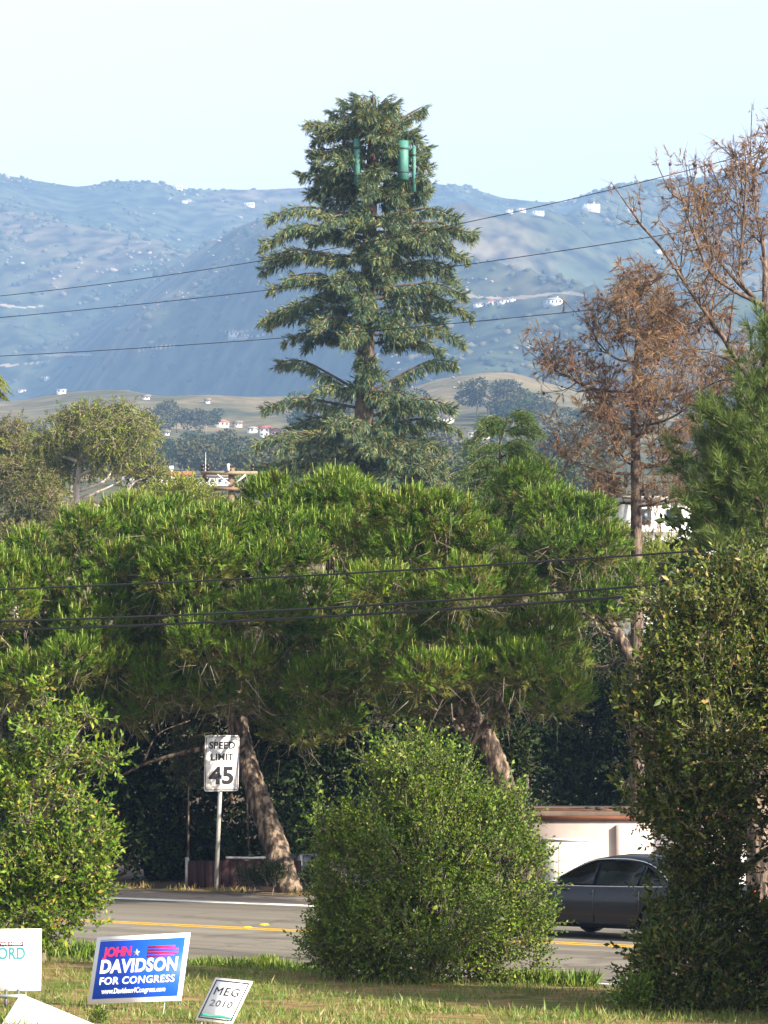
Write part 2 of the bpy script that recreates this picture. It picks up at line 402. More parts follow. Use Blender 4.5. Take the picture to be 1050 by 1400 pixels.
# ------------------------------------------------------------------ road
def road_strip(name, o0, o1, z0, z1, mat, l0=-70, l1=110, n=90, wav=0.0):
    t = np.linspace(l0, l1, n); mb = MB()
    w0 = wav * fbm(t * 1.3, t * 0 + 3, 41, 3); w1 = wav * fbm(t * 1.1, t * 0 + 9, 43, 3)
    A = RO + RD * t[:, None] + RN * (o0 + w0)[:, None]; B = RO + RD * t[:, None] + RN * (o1 + w1)[:, None]
    rows = [A + (0, 0, z0), A + (0, 0, z1), B + (0, 0, z1), B + (0, 0, z0)]
    V = np.stack(rows, 1).reshape(-1, 3); F = []
    for k in range(n - 1):
        for q in range(3): F.append((k*4+q, k*4+q+1, k*4+5+q, k*4+4+q))
    mb.add(V, np.array(F)); return mb.build(name, mat)
def asphalt(name, base, seed):
    m, nt, n, l, b = new_mat(name)
    tc = n.new('ShaderNodeTexCoord'); mp = n.new('ShaderNodeMapping'); l.new(tc.outputs['Object'], mp.inputs[0])
    mp.inputs['Rotation'].default_value = (0, 0, -math.atan2(RD[1], RD[0]))
    mp2 = n.new('ShaderNodeMapping'); l.new(mp.outputs[0], mp2.inputs[0]); mp2.inputs['Scale'].default_value = (0.06, 1.1, 1); mp2.inputs['Location'].default_value = (seed, seed, 0)
    a = n.new('ShaderNodeTexNoise'); a.inputs['Scale'].default_value = 1.0; a.inputs['Detail'].default_value = 4; l.new(mp2.outputs[0], a.inputs['Vector'])
    c = n.new('ShaderNodeTexNoise'); c.inputs['Scale'].default_value = 45; c.inputs['Detail'].default_value = 3; l.new(tc.outputs['Object'], c.inputs['Vector'])
    r = ramp(n, [(0.3, tuple(v * 0.62 for v in base)), (0.5, base), (0.7, tuple(v * 1.28 for v in base))]); l.new(a.outputs[0], r.inputs[0])
    r2 = ramp(n, [(0.3, (0.8,)*3), (0.7, (1.2,)*3)]); l.new(c.outputs[0], r2.inputs[0])
    mx = n.new('ShaderNodeMix'); mx.data_type = 'RGBA'; mx.blend_type = 'MULTIPLY'; mx.inputs[0].default_value = 1
    l.new(r.outputs[0], mx.inputs[6]); l.new(r2.outputs[0], mx.inputs[7]); vo = n.new('ShaderNodeTexVoronoi'); vo.feature = 'DISTANCE_TO_EDGE'; vo.inputs['Scale'].default_value = .28
    wb = n.new('ShaderNodeVectorMath'); wb.operation = 'MULTIPLY_ADD'; wb.inputs[1].default_value = (1.6, 1.6, 0)
    nw = n.new('ShaderNodeTexNoise'); nw.inputs['Scale'].default_value = 1.3; l.new(tc.outputs['Object'], nw.inputs['Vector'])
    l.new(nw.outputs['Color'], wb.inputs[0]); l.new(tc.outputs['Object'], wb.inputs[2]); l.new(wb.outputs[0], vo.inputs['Vector'])
    cr = ramp(n, [(0.0, (.74,)*3), (0.012, (.8,)*3), (0.03, (1,)*3)]); l.new(vo.outputs['Distance'], cr.inputs[0])
    mc = n.new('ShaderNodeMix'); mc.data_type = 'RGBA'; mc.blend_type = 'MULTIPLY'; mc.inputs[0].default_value = 1
    l.new(mx.outputs[2], mc.inputs[6]); l.new(cr.outputs[0], mc.inputs[7]); l.new(mc.outputs[2], b.inputs['Base Color'])
    b.inputs['Roughness'].default_value = 0.9; b.inputs['Specular IOR Level'].default_value = 0.2
    bp = n.new('ShaderNodeBump'); bp.inputs['Strength'].default_value = 0.3; bp.inputs['Distance'].default_value = 0.01
    l.new(c.outputs[0], bp.inputs['Height']); l.new(bp.outputs[0], b.inputs['Normal'])
    return m
tag(road_strip("road", OFF_NEAR - 0.25, OFF_FAR + 0.1, -0.10, 0.0, asphalt("asphalt", (0.165, 0.148, 0.126), 3)), kind='structure')
tag(road_strip("road_shoulder", OFF_FAR + 0.1, OFF_SHO, -0.10, -0.004, asphalt("worn_shoulder", (0.20, 0.165, 0.14), 8), wav=0.05), kind='structure')
MAT_WLINE = surf("white_road_paint", [(0.3, (0.55, 0.54, 0.5)), (0.6, (0.8, 0.79, 0.75))], 6, rough=0.7)
MAT_YLINE = surf("yellow_road_paint", [(0.3, (0.42, 0.24, 0.02)), (0.6, (0.62, 0.36, 0.03))], 6, rough=0.7)
tag(road_strip("far_edge_line", OFF_FAR - 0.42, OFF_FAR + 0.10, 0.001, 0.005, MAT_WLINE, wav=0.01), kind='structure')
tag(road_strip("near_edge_line", OFF_NEAR, OFF_NEAR + 0.13, 0.001, 0.005, MAT_WLINE, wav=0.01), kind='structure')
for s in (-1, 1):
    tag(road_strip("center_line", s * 0.17 - 0.09, s * 0.17 + 0.09, 0.001, 0.005, MAT_YLINE, wav=0.01), kind='structure')
MAT_MARK = plain("yellow_reflector_plastic", (0.75, 0.45, 0.03), rough=0.35)
for i, (px, py) in enumerate(((338, 1269), (361, 1265))):
    g = Gflat(px, py); mb = MB()
    v = np.array([(-.09,-.09,0),(.09,-.09,0),(.09,.09,0),(-.09,.09,0),(-.05,-.07,.035),(.05,-.07,.035),(.05,.07,.035),(-.05,.07,.035)])
    mb.add(v, np.array([(0,1,5,4),(1,2,6,5),(2,3,7,6),(3,0,4,7),(4,5,6,7)]))
    o = mb.build("road_marker", MAT_MARK, loc=(g[0], g[1], 0.004)); o.rotation_euler = (0, 0, math.atan2(RD[1], RD[0])); o.scale = (.8, .8, .8)
    tag(o, "small yellow raised reflector on the asphalt by the centre line", "road marker", "yellow reflectors by the centre line")

# ------------------------------------------------------------------ mountain scrub and boulders (uncountable)
def icosa():
    t = (1 + 5 ** 0.5) / 2
    v = nrm(np.array([(-1,t,0),(1,t,0),(-1,-t,0),(1,-t,0),(0,-1,t),(0,1,t),(0,-1,-t),(0,1,-t),(t,0,-1),(t,0,1),(-t,0,-1),(-t,0,1)], float))
    f = np.array([(0,11,5),(0,5,1),(0,1,7),(0,7,10),(0,10,11),(1,5,9),(5,11,4),(11,10,2),(10,7,6),(7,1,8),(3,9,4),(3,4,2),(3,2,6),(3,6,8),(3,8,9),(4,9,5),(2,4,11),(6,2,10),(8,6,7),(9,8,1)])
    return v, f
IV, IF = icosa()
lumps = [(IV * (1 + 0.35 * rng.uniform(-1, 1, (12, 1))) * (1, 1, 0.75), IF) for _ in range(5)]
def scrub():
    mb = MB(); N = 12500
    y = 1850 + 2750 * rng.uniform(0, 1, N) ** 0.9; x = rng.uniform(-1, 1, N) * (0.17 * y)
    k = (fbm(x / 330, y / 420, 55, 4) + 0.25 * fbm(x / 60, y / 60, 58, 2)) > rng.uniform(-0.28, 0.22, N)
    x, y = x[k], y[k]
    yr = 4500 + rng.normal(0, 25, 900); xr = rng.uniform(-1, 1, 900) * 0.15 * yr              # trees along the ridge line
    kk = fbm(xr / 90, yr * 0, 61, 3) > -0.12; x = np.concatenate([x, xr[kk]]); y = np.concatenate([y, yr[kk]])
    r = np.minimum(rng.gamma(4, 0.72, len(x)), 5.5) * (0.6 + y / 6000) * np.where(y > 4420, .62, 1)
    T = np.stack([x, y, gz(x, y) + r * 0.25], 1)
    D = np.tile((0., 0, 1), (len(x), 1)); scatter(mb, lumps, D, T, r, rng)
    m = leafmat("chaparral_shrub", [(0.1, (0.03, 0.042, 0.02)), (0.5, (0.05, 0.062, 0.03)), (0.85, (0.085, 0.085, 0.042)), (1, (0.15, 0.12, 0.07))], trans=0.0, rough=0.9, spec=0.05, cscale=0.01)
    tag(mb.build("hillside_scrub", m), "dark chaparral scrub dotting the hazy mountainside", "scrub", kind='stuff')
    mb = MB()
    cl = [(235,375,75,40,52),(190,352,40,18,18),(250,272,30,22,16),(60,246,70,10,8),(150,375,60,16,16),(270,405,70,16,16),(30,360,40,20,18),(345,300,30,15,8),(290,340,60,20,14),(560,500,30,30,18),(640,400,20,14,14),(735,478,22,12,24),(640,530,40,20,14)]
    Tt = []; Rr = []
    for cx, cy, sx, sy, n in cl:
        for _ in range(n):
            g = ground_hit(cx + rng.normal() * sx * 0.6, cy + rng.normal() * sy * 0.6, 1300, n=900)
            if g is not None and g[1] < 4600: Tt.append(g); Rr.append(rng.gamma(4, 0.5) * (g[1] / 4600))
    Tt = np.array(Tt); Rr = np.array(Rr); scatter(mb, [(v * (1.3, 1, 0.9), f) for v, f in lumps], np.tile((0., 0, 1), (len(Tt), 1)) + rng.normal(size=(len(Tt), 3)) * .2, Tt + (0, 0, 0.5), Rr, rng)
    tag(mb.build("boulders", surf("pale_granite", [(0.3, (0.20, 0.16, 0.13)), (0.7, (0.36, 0.29, 0.24))], 0.05)), "pale granite boulders strewn over the hazy mountainside", "boulders", kind='stuff')
scrub()
# graded tracks cut into the mountain, pale bare earth
MAT_CUT = surf("bare_earth", [(0.3, (0.20, 0.15, 0.10)), (0.7, (0.36, 0.28, 0.20))], 0.03)
def track(pts, w, name="dirt_track"):
    mb = MB(); q = smooth_path([(a, b, 0) for a, b in pts], 40); row = []
    for a, b, _ in q:
        hw = w * (0.55 + 0.45 * math.sin(a * .13) * math.sin(a * .05 + 1))
        g0 = ground_hit(a, b + hw, 1000, n=1500); g1 = ground_hit(a, b - hw, 1000, n=1500)
        if g0 is None or g1 is None or abs(g1[1] - g0[1]) > 260: continue
        row += [g0 + (0, -14, 9), g1 + (0, -14, 9)]
    if len(row) < 6: return
    n = len(row) // 2; F = [(2*i, 2*i+2, 2*i+3, 2*i+1) for i in range(n - 1)]
    tag(mb.add(np.array(row), np.array(F)).build(name, MAT_CUT), kind='structure')
track([(635,424),(680,427),(720,425),(770,420),(800,424)], 3.0)
track([(190,497),(215,493),(240,491)], 2.4); track([(60,501),(95,499),(128,500)], 2.2); track([(0,430),(35,434),(66,432)], 2.0)
track([(300,470),(330,472),(352,468)], 1.6); track([(560,508),(590,500),(640,512)], 1.5); track([(310,482),(340,479),(375,474)], 1.8)
track([(0,515),(40,512),(70,508)], 1.6)

# ------------------------------------------------------------------ houses far and near
WALLS = [plain("cream_stucco", (0.62, 0.55, 0.44), 0.9), plain("white_stucco", (0.78, 0.76, 0.72), 0.9), plain("tan_stucco", (0.48, 0.37, 0.26), 0.9), plain("pink_stucco", (0.62, 0.45, 0.38), 0.9)]
ROOFS = [plain("clay_tile_roof", (0.42, 0.14, 0.075), 0.9), plain("brown_shingle_roof", (0.2, 0.15, 0.12), 0.9), plain("grey_gravel_roof", (0.42, 0.40, 0.37), 0.9)]
MAT_PANE = plain("window_glass", (0.03, 0.04, 0.05), rough=0.1, spec=0.6)
def house(label, cat, loc, rz, w, d, h, wall, roof, kind='gable', nwin=3, name="hillside_house", group=None, stories=1, chimney=False):
    t = thing(name, loc, label, cat, group, rz)
    b = MB().box((0, 0, h/2 - 1.2), (w, d, h + 2.4)).build("wall", WALLS[wall], t)
    mb = MB(); e = 0.5
    if kind == 'flat':
        mb.box((0, 0, h + 0.2), (w + 0.6, d + 0.6, 0.4))
    else:
        rh = d * 0.22; k = 0 if kind == 'gable' else d / 2
        v = [(-w/2-e,-d/2-e,h),(w/2+e,-d/2-e,h),(w/2+e,d/2+e,h),(-w/2-e,d/2+e,h),(-w/2-e+k,0,h+rh),(w/2+e-k,0,h+rh)]
        v = np.array(v) + (0, 0, 0.01); mb.add(v, [np.array([(0,1,5,4),(2,3,4,5),(3,2,1,0)]), np.array([(1,2,5),(3,0,4)])])
    r = mb.build("roof", ROOFS[roof], t)
    if chimney: MB().box((w*0.2, 0.4, h + d*0.22), (0.9, 0.9, 2.2)).build("chimney", WALLS[wall], r)
    sh = h / stories
    for s in range(stories):
        for i in range(nwin):
            x = (i + 0.5) / nwin * w - w / 2; ww = w / nwin * 0.45
            o = MB().box((x, -d/2 - 0.03, sh * (s + 0.55)), (ww, 0.1, sh * 0.42)).build("window", MAT_PANE, t)
            MB().box((x, -d/2 - 0.07, sh * (s + 0.55) - sh * 0.25), (ww + 0.3, 0.2, 0.14)).build("sill", WALLS[1], o)
    return t
HOUSES = [  # px, py(base), width px, height px, wall, roof, kind, windows, storeys, label
 (808,289,22,9,1,2,'flat',4,3,"large white three-tier house high on the far slope under the right ridge"),
 (322,462,18,8,1,1,'gable',3,1,"white gabled house on a graded pad in the middle of the far slope"),
 (337,464,14,5,0,2,'flat',3,1,"low cream house beside the white gabled house on the far slope"),
 (757,417,26,9,1,2,'hip',5,1,"broad white house on the bare-earth terrace of the far slope"),
 (688,416,16,6,1,0,'hip',3,1,"white house with red roof in the terrace row on the far slope"),
 (671,418,15,6,0,0,'hip',3,1,"cream house with red roof in the terrace row on the far slope"),
 (654,419,14,5,1,1,'gable',3,1,"white house with brown roof in the terrace row on the far slope"),
 (700,412,9,4,1,2,'flat',2,1,"tiny white flat-roofed house at the end of the terrace row"),
 (712,290,13,6,0,0,'hip',3,1,"cream house with red roof below the notch of the ridge"),
 (696,291,10,4,1,1,'gable',2,1,"small white house left of the red-roofed one below the ridge notch"),
 (735,293,16,4,1,2,'flat',3,1,"long low white house below the ridge notch"),
 (860,291,11,7,2,2,'flat',2,2,"tan two-storey house below the right ridge"),
 (243,260,12,6,1,2,'flat',3,1,"white flat-roofed house just below the left ridge"),
 (252,278,8,4,1,1,'gable',2,1,"small white house among boulders below the left ridge"),
 (341,283,14,5,1,2,'flat',3,1,"white flat-roofed house apart on the upper left slope"),
 (380,257,8,9,2,2,'flat',2,2,"square tower-like building standing on the ridge crest"),
 (900,345,10,4,1,1,'gable',2,1,"small white house behind the dead pine's upper branches"),
 (65,519,7,5,1,1,'gable',2,1,"tiny white house above the left foothill"),
 (30,537,11,4,1,0,'gable',2,1,"small white house with red roof low on the left foothill"),
 (84,538,12,4,1,2,'flat',2,1,"low white house low on the left foothill"),
 (200,546,9,4,1,1,'gable',2,1,"white cottage low on the mountain behind the grassy hill"),
 (284,551,6,4,1,1,'gable',1,1,"tiny white cottage behind the grassy hill"),
 (655,600,30,10,0,2,'flat',5,1,"long cream building lit by sun right of the tall tree mast"),
 (612,578,15,9,1,1,'gable',3,1,"white gabled house peeking past the mast tree's right branches"),
 (588,577,18,5,1,2,'flat',3,1,"low white house beside the gabled house in the valley"),
 (727,596,18,10,1,1,'gable',3,1,"white house half hidden by the dead pine's left twigs"),
 (362,598,13,16,1,0,'gable',2,2,"tall white house on the valley edge left of the mast tree"),
 (376,598,12,11,3,0,'hip',2,1,"pink house beside the tall white house on the valley edge"),
 (345,592,10,6,1,2,'flat',2,1,"small white annex beside the tall white valley house"),
 (395,592,18,5,1,2,'flat',3,1,"low white building beyond the mast tree's left branches"),
 (303,584,18,9,0,0,'hip',3,1,"cream house with red roof on the grassy hill"),
 (325,584,10,7,0,1,'gable',2,1,"small cream gabled house on the grassy hill"),
 (228,596,7,6,1,1,'gable',2,1,"little white house on the grassy hill behind the eucalyptus"),
]
FAR_BLD = []
for px, py, wp, hp, wl_, rf, kd, nw, st, lab in HOUSES:
    g = ground_hit(px, py, 300)
    if g is None: continue
    Y = g[1]; w = M(wp, Y); h = M(hp, Y) * (0.72 if kd != 'flat' else 0.95)
    house(lab, "house", g, rng.uniform(-.25, .35), w, max(5, w * 0.6), h, wl_, rf, kd, nw, stories=st, chimney=(wp > 20))
    FAR_BLD.append((px, py, Y, wp))
# long red-roofed school-like building and white vehicles of the valley, behind the eucalyptus
g = ground_hit(215, 662, 300); Y = g[1]
house("long white building with red tiled roof behind the eucalyptus", "building", g, 0.05, M(95, Y), M(26, Y), M(12, Y), 1, 0, 'gable', 7, name="long_building", chimney=True)
FAR_BLD.append((215, 662, Y, 100))
g = ground_hit(292, 664, 300); Y = g[1]
house("low white building with dark windows behind the utility pole", "building", g, -0.05, M(50, Y), M(18, Y), M(11, Y), 1, 1, 'flat', 5, name="low_building")
FAR_BLD.append((292, 664, Y, 50))
g = np.array(P(912, 735, 150.0)); g[2] = float(gz(g[0], 150.0))
def right_building():
    Yb = 150.0; x0 = P(858, 700, Yb)[0]; x1 = P(985, 700, Yb)[0]; zt = P(900, 686, Yb)[2]; zm = P(900, 727, Yb)[2]; zg = float(gz((x0+x1)/2, Yb))
    t = thing("roadside_building", ((x0+x1)/2, Yb, zg), "bright white building with a grey lean-to roof seen behind the dead pine's trunk", "building", rotz=0.12)
    w = x1 - x0; H = zt - zg; hm = zm - zg
    MB().box((0, 3, H/2 - 0.5), (w, 6, H + 1)).build("wall", WALLS[1], t)
    MB().box((0, 3, H + 0.12), (w + .5, 6.5, 0.24)).build("roof", ROOFS[2], t)
    p = MB(); v = np.array([(-w/2,-1.7,hm-.55),(w/2,-1.7,hm-.55),(w/2,-.02,hm),(-w/2,-.02,hm)]); v = np.concatenate([v, v - (0, 0, .12)])
    p.add(v, np.array([(0,1,2,3),(7,6,5,4),(0,4,5,1),(1,5,6,2),(3,2,6,7),(0,3,7,4)])).build("lean_to_roof", ROOFS[2], t)
    MB().box((0, -1.62, hm - .75), (w, .08, .26)).build("fascia", plain("terracotta_trim", (0.45, 0.2, 0.13), .8), t)
    for i in range(4): MB().box((-w/2 + .1 + i * (w - .2) / 3, -1.55, (hm - .9)/2), (.1, .1, hm - .9)).build("post", WALLS[1], t)
    for i in range(3): 
        o = MB().box((-w/3 + i * w/3, -0.03, (H + hm)/2), (.7, .1, (H-hm)*.5)).build("window", MAT_PANE, t)
right_building()

# ------------------------------------------------------------------ the pink house beside the road
def pink_house():
    Yh = 80.0; xl = P(705, 1150, Yh)[0]; xr = P(880, 1150, Yh)[0]; zt = P(800, 1117, Yh)[2]; zg = float(gz(1.5 + xl, Yh + 1))
    w = xr - xl + 2.0; H = zt - zg; cx = xl + w / 2
    t = thing("roadside_house", (cx, Yh, zg), "low pale pink stucco house with brown fascia behind the parked-looking dark sedan", "house", rotz=-0.06)
    t['label'] = "low pale pink stucco house with flat brown roof behind the dark sedan"
    st = surf("pink_plaster", [(0.3, (0.48, 0.38, 0.35)), (0.7, (0.64, 0.53, 0.49))], 1.2, rough=0.95, bump=0.2, bscale=40)
    MB().box((0, 3, H/2 - .3), (w, 6, H + .6)).build("wall", st, t)
    br = surf("brown_fascia_paint", [(0.3, (0.20, 0.075, 0.04)), (0.7, (0.30, 0.13, 0.07))], 3, rough=.8)
    MB().box((0, -0.06, H - 0.0), (w + .5, .06, .15)).build("fascia", br, t)
    rf = surf("tar_gravel_roof", [(0.3, (0.08, 0.055, 0.045)), (0.7, (0.15, 0.11, 0.085))], 2, rough=.95, bump=.5)
    r = MB(); v = np.array([(-w/2-.25,-.10,H+.13),(w/2+.25,-.10,H+.13),(w/2+.25,3.2,H+.17),(-w/2-.25,3.2,H+.17),(w/2+.25,6.4,H+.13),(-w/2-.25,6.4,H+.13)])
    r.add(np.concatenate([v, v - (0, 0, .1)]), np.array([(0,1,2,3),(3,2,4,5),(0,6,7,1),(5,4,10,11)])); rr = r.build("roof", rf, t)
    for i in range(2):                                         # board edges on the roof slope
        MB().box((0, .5 + i * .9, H + .16 + .012 * i), (w + .48, .06, .03)).build("roof_batten", br, rr)
    d = MB()
    for i in range(5):
        a, b = lumps[i % 5]; d.add(a * (.16, .12, .06) * rng.uniform(.6, 1.2) + (-.75 + i * .27 + rng.uniform(-.05, .05), .2, H + .21), b)
    d.build("leaf_litter", plain("dark_litter", (.05, .04, .03), .9), rr)
    # bright white panel that stands out from the wall, and a pilaster
    pl = -w/2 + (P(745, 1150, Yh)[0] - xl); pr = -w/2 + (P(803, 1150, Yh)[0] - xl); ph = P(800, 1149, Yh)[2] - zg
    wp_ = plain("white_gate_paint", (.78, .74, .70), .7, scale=3)
    gd = MB().box(((pl+pr)/2, -.18, ph/2), (pr - pl, .30, ph)).build("side_gate", wp_, t)
    MB().box(((pl+pr)/2, -.19, ph + .03), (pr - pl + .08, .36, .06)).build("gate_cap", wp_, gd)
    for i in range(1, 3): MB().box((pl + (pr-pl)*i/3, -.333, ph/2), (.015, .01, ph * .9)).build("gate_seam", plain("seam_grey", (.4, .36, .34), .8), gd)
    MB().box((pr + .85, -.06, H/2 - .1), (.28, .12, H - .2)).build("pilaster", st, t)
    MB().box((pr + 2.1, -.05, ph * .62), (.8, .12, ph * .55)).build("window", MAT_PANE, t)
pink_house()
def white_wall():
    Yh = 74.0; xl = P(1004, 1150, Yh)[0]; xr = xl + 4.0; zt = P(1010, 1148, Yh)[2]; zg = float(gz(xl + 1, Yh))
    t = thing("garden_wall", ((xl+xr)/2, Yh, zg), "bright white garden wall with arched gateway glimpsed through the dark tree", "wall", rotz=.05)
    H = zt - zg; mt = plain("whitewash", (.8, .78, .76), .9)
    n = 14; xo = .95; aw = .55; ah = 1.35                      # gateway arch cut in the wall
    prof = [(-2, -.3), (-2, H), (2, H), (2, -.3), (-2 + xo + 2*aw, -.3), (-2 + xo + 2*aw, ah)]
    prof += [(-2 + xo + aw + aw*math.cos(a), ah + aw*math.sin(a)) for a in np.linspace(0, math.pi, n)[1:-1]] + [(-2 + xo, ah), (-2 + xo, -.3)]
    bm = bmesh.new(); vs = [bm.verts.new((a, 0, b)) for a, b in prof]; f = bm.faces.new(vs)
    e = bmesh.ops.extrude_face_region(bm, geom=[f]); bmesh.ops.translate(bm, verts=[v for v in e['geom'] if isinstance(v, bmesh.types.BMVert)], vec=(0, .3, 0))
    bmesh.ops.recalc_face_normals(bm, faces=bm.faces)
    me = bpy.data.meshes.new("wall_body"); bm.to_mesh(me); bm.free(); me.materials.append(mt)
    o = bpy.data.objects.new("wall_body", me); COL.objects.link(o); o.parent = t
    MB().box((0, .15, H + .05), (4.1, .4, .1)).build("coping", mt, t)
white_wall()
# ================================================================== VEGETATION
BARK_PINE = surf("pine_bark", [(0.40, (0.025, 0.018, 0.015)), (0.5, (0.085, 0.06, 0.045)), (0.60, (0.22, 0.165, 0.12))], 9, rough=.95, bump=1.0, bscale=14, stretch=(1, 1, .35), bdist=.06)
BARK_DEAD = surf("dead_pine_bark", [(0.4, (0.045, 0.03, 0.025)), (0.6, (0.165, 0.12, 0.092))], 8, rough=.95, bump=.8, bscale=16, stretch=(1, 1, .4), bdist=.04)
BARK_GREY = surf("grey_twig_bark", [(0.3, (0.13, 0.10, 0.075)), (0.7, (0.30, 0.24, 0.19))], 6, rough=.95, bump=.5, bscale=20)
BARK_EUC = surf("eucalyptus_bark", [(0.3, (0.24, 0.19, 0.16)), (0.7, (0.46, 0.40, 0.35))], 2, rough=.9)
LIVE_PINE = leafmat("pine_needles", [(0, (0.029, 0.073, 0.008)), (0.5, (0.063, 0.136, 0.013)), (1, (0.117, 0.186, 0.020))], trans=.14, spec=.15, clump=(1.35, 1.15, .8), cscale=.7)
OLD_PINE = leafmat("older_pine_needles", [(0, (0.055, 0.075, 0.018)), (0.5, (0.10, 0.12, 0.026)), (1, (0.165, 0.17, 0.04))], trans=.14, spec=.15, clump=(1.2, 1.05, .8), cscale=.7)
CANDLE = leafmat("pine_candle", [(0, (0.20, 0.30, 0.06)), (1, (0.30, 0.36, 0.10))], trans=.15)
RUSTY = leafmat("rusty_needles", [(0, (0.11, 0.068, 0.038)), (0.5, (0.21, 0.135, 0.066)), (1, (0.32, 0.225, 0.12))], trans=.25, rough=.7, clump=(1.1, .9, .9))
CONE = plain("pine_cone", (0.11, 0.055, 0.05), .9)

def twig_field(mb, p, n, L, r, rng, mi):
    """short bare twigs"""
    d = nrm(n + rng.normal(size=p.shape) * .8); l = L * rng.uniform(.5, 1.3, len(p))
    mb.add(*sticks(p, p + d * l[:, None], r, r * .35), mi)
def limb(t, base, pts, r0, r1, mat, name="limb", sides=6, wob=.08, rng=None, n=14):
    pth = smooth_path(pts, n); rr = np.linspace(r0, r1, len(pth))
    mb = MB(); mb.add(*tube(pth, rr, sides, wob=wob, rng=rng)); return mb.build(name, mat, t, smooth=True, base=base)
def curve_to(a, b, rng, sag=.12, jit=.10):
    a = np.asarray(a); b = np.asarray(b); L = np.linalg.norm(b - a)
    m1 = a + (b - a) * .38 + rng.normal(size=3) * L * jit + (0, 0, -L * sag); m2 = a + (b - a) * .72 + rng.normal(size=3) * L * jit * .6 + (0, 0, -L * sag * .5)
    return [a, m1, m2, b]

def pine(label, trunk, r0, r1, poly, d0, depth, seed, spacing=41, rad=(30, 46), dens=41, mats=None, shoot=.21, nmain=14, lower_dead=True, group=None, old=.14, up=.75, fork=.75):
    rng = np.random.default_rng(seed)
    tp = np.array([P(*q) for q in trunk]); tp[0, 2] = gz(tp[0, 0], tp[0, 1]) - .05
    base = tp[0].copy(); t = thing("pine_tree", base, label, "tree", group)
    limb(t, base, tp, r0, r1, BARK_PINE, "trunk", 18, .09, rng, 90)
    c, dd = fill_poly(poly, spacing, rng, edge=22); dm = max(dd.max(), 1)
    blobs = []
    for (px, py), e in zip(c, dd):
        bulge = math.sqrt(max(0, 1 - (1 - min(1, e / (dm * .85))) ** 2)) * depth
        k = rng.uniform(*rad)
        blobs.append((P(px, py, d0 - bulge + rng.uniform(-1.7, 1.3)), M(k, d0) * np.array((1, .9, .72)), 1.0))
        if rng.uniform() < .75: blobs.append((P(px, py, d0 + bulge * .8), M(k * 1.2, d0) * np.array((1, .9, .72)), .40))
    tpath = smooth_path(tp, 20); hi = [i for i, q in enumerate(blobs) if q[0][2] > tp[-1, 2] - .3]; mains = rng.choice(hi, min(nmain, len(hi)), replace=False)
    for i in mains:
        j = int(rng.uniform(fork, .98) * (len(tpath) - 1)); limb(t, base, curve_to(tpath[j], blobs[i][0], rng), r1 * .42, .02, BARK_PINE, rng=rng)
    mb = MB()
    for i, (b, r, q) in enumerate(blobs):                      # smaller boughs inside the crown
        m = blobs[mains[np.argmin([np.linalg.norm(blobs[k][0] - b) for k in mains])]][0]
        pth = smooth_path(curve_to(m, b, rng), 6); mb.add(*tube(pth, np.linspace(.035, .012, len(pth)), 4, cap=False), 3)
    Ps, Ns = [], []
    for b, r, q in blobs:
        n = int(dens * q * 4 * math.pi * ((r[0]*r[1])**1.6/3 + 2*(r[0]*r[2])**1.6/3) ** (1/1.6) )
        d = nrm(rng.normal(size=(n, 3)) + (0, -.1, .35)); Ps.append(b + d * r * (.55 + .45 * rng.uniform(0, 1, (n, 1)) ** .6)); Ns.append(d)
    Pp = np.concatenate(Ps); Nn = np.concatenate(Ns)
    for b, r, q in blobs:                                      # large inner cards added to block light and darken the crown
        n = 46; d = nrm(rng.normal(size=(n, 3))); scatter(mb, [leaf2_tmpl(.42, .1)], nrm(rng.normal(size=(n, 3)) * .8 + (0, 0, .6)), b + d * r * rng.uniform(0, .42, (n, 1)) - (0, 0, .06), rng.uniform(.16, .26, n) * r[0] / .55, rng, 0)
    ok = np.ones(len(Pp), bool)
    for b, r, q in blobs: ok &= np.linalg.norm((Pp - b) / r, axis=1) > .42
    Pp, Nn = Pp[ok], Nn[ok]; N = len(Pp)
    D = nrm(Nn * .75 + np.array((0, 0, up)) + rng.normal(size=(N, 3)) * .33)
    Sc = shoot * rng.uniform(.65, 1.3, N)
    tm = [needle_tmpl(rng, 27, .66, .09, (.35, 1.05)) for _ in range(5)]
    isold = (rng.uniform(0, 1, N) < old) | (Nn[:, 2] < -.45)
    scatter(mb, tm, D[~isold], Pp[~isold], Sc[~isold], rng, 0)
    scatter(mb, tm, D[isold], Pp[isold], Sc[isold], rng, 1)
    sk = rng.uniform(0, 1, N) < .45; mb.add(*sticks(Pp[sk] - D[sk] * Sc[sk, None] * .7, Pp[sk] + D[sk] * Sc[sk, None] * .5, .008, .004), 3)
    cd = (Nn[:, 2] > .15) & (rng.uniform(0, 1, N) < .42)         # upright new candles
    A = Pp[cd] + D[cd] * Sc[cd, None] * .85; U = nrm(D[cd] * .5 + (0, 0, 1.2)); mb.add(*sticks(A, A + U * (Sc[cd] * rng.uniform(.4, 1.0, cd.sum()))[:, None], .015, .007), 2)
    if lower_dead:
        k = Nn[:, 2] < .0; k &= rng.uniform(0, 1, N) < .16
        for _ in range(2): twig_field(mb, Pp[k] + rng.normal(size=(k.sum(), 3)) * .15 + (0, 0, -.12), Nn[k] + (0, 0, -.3), .45, .008, rng, 4)
    mb.build("crown", mats or [LIVE_PINE, OLD_PINE, CANDLE, BARK_PINE, BARK_GREY], t, base=base)
    return t, blobs
PG = "green pines along the far side of the road"
pine("spreading green pine rising behind the bright green broadleaf shrub", [(25,1222,73),(40,1120,73),(70,1010,73),(90,900,73)], .22, .13,
     [(-60,775),(0,742),(45,730),(95,702),(180,684),(250,690),(290,740),(300,860),(285,975),(200,1000),(100,985),(-60,960)], 72, 4.8, 101)
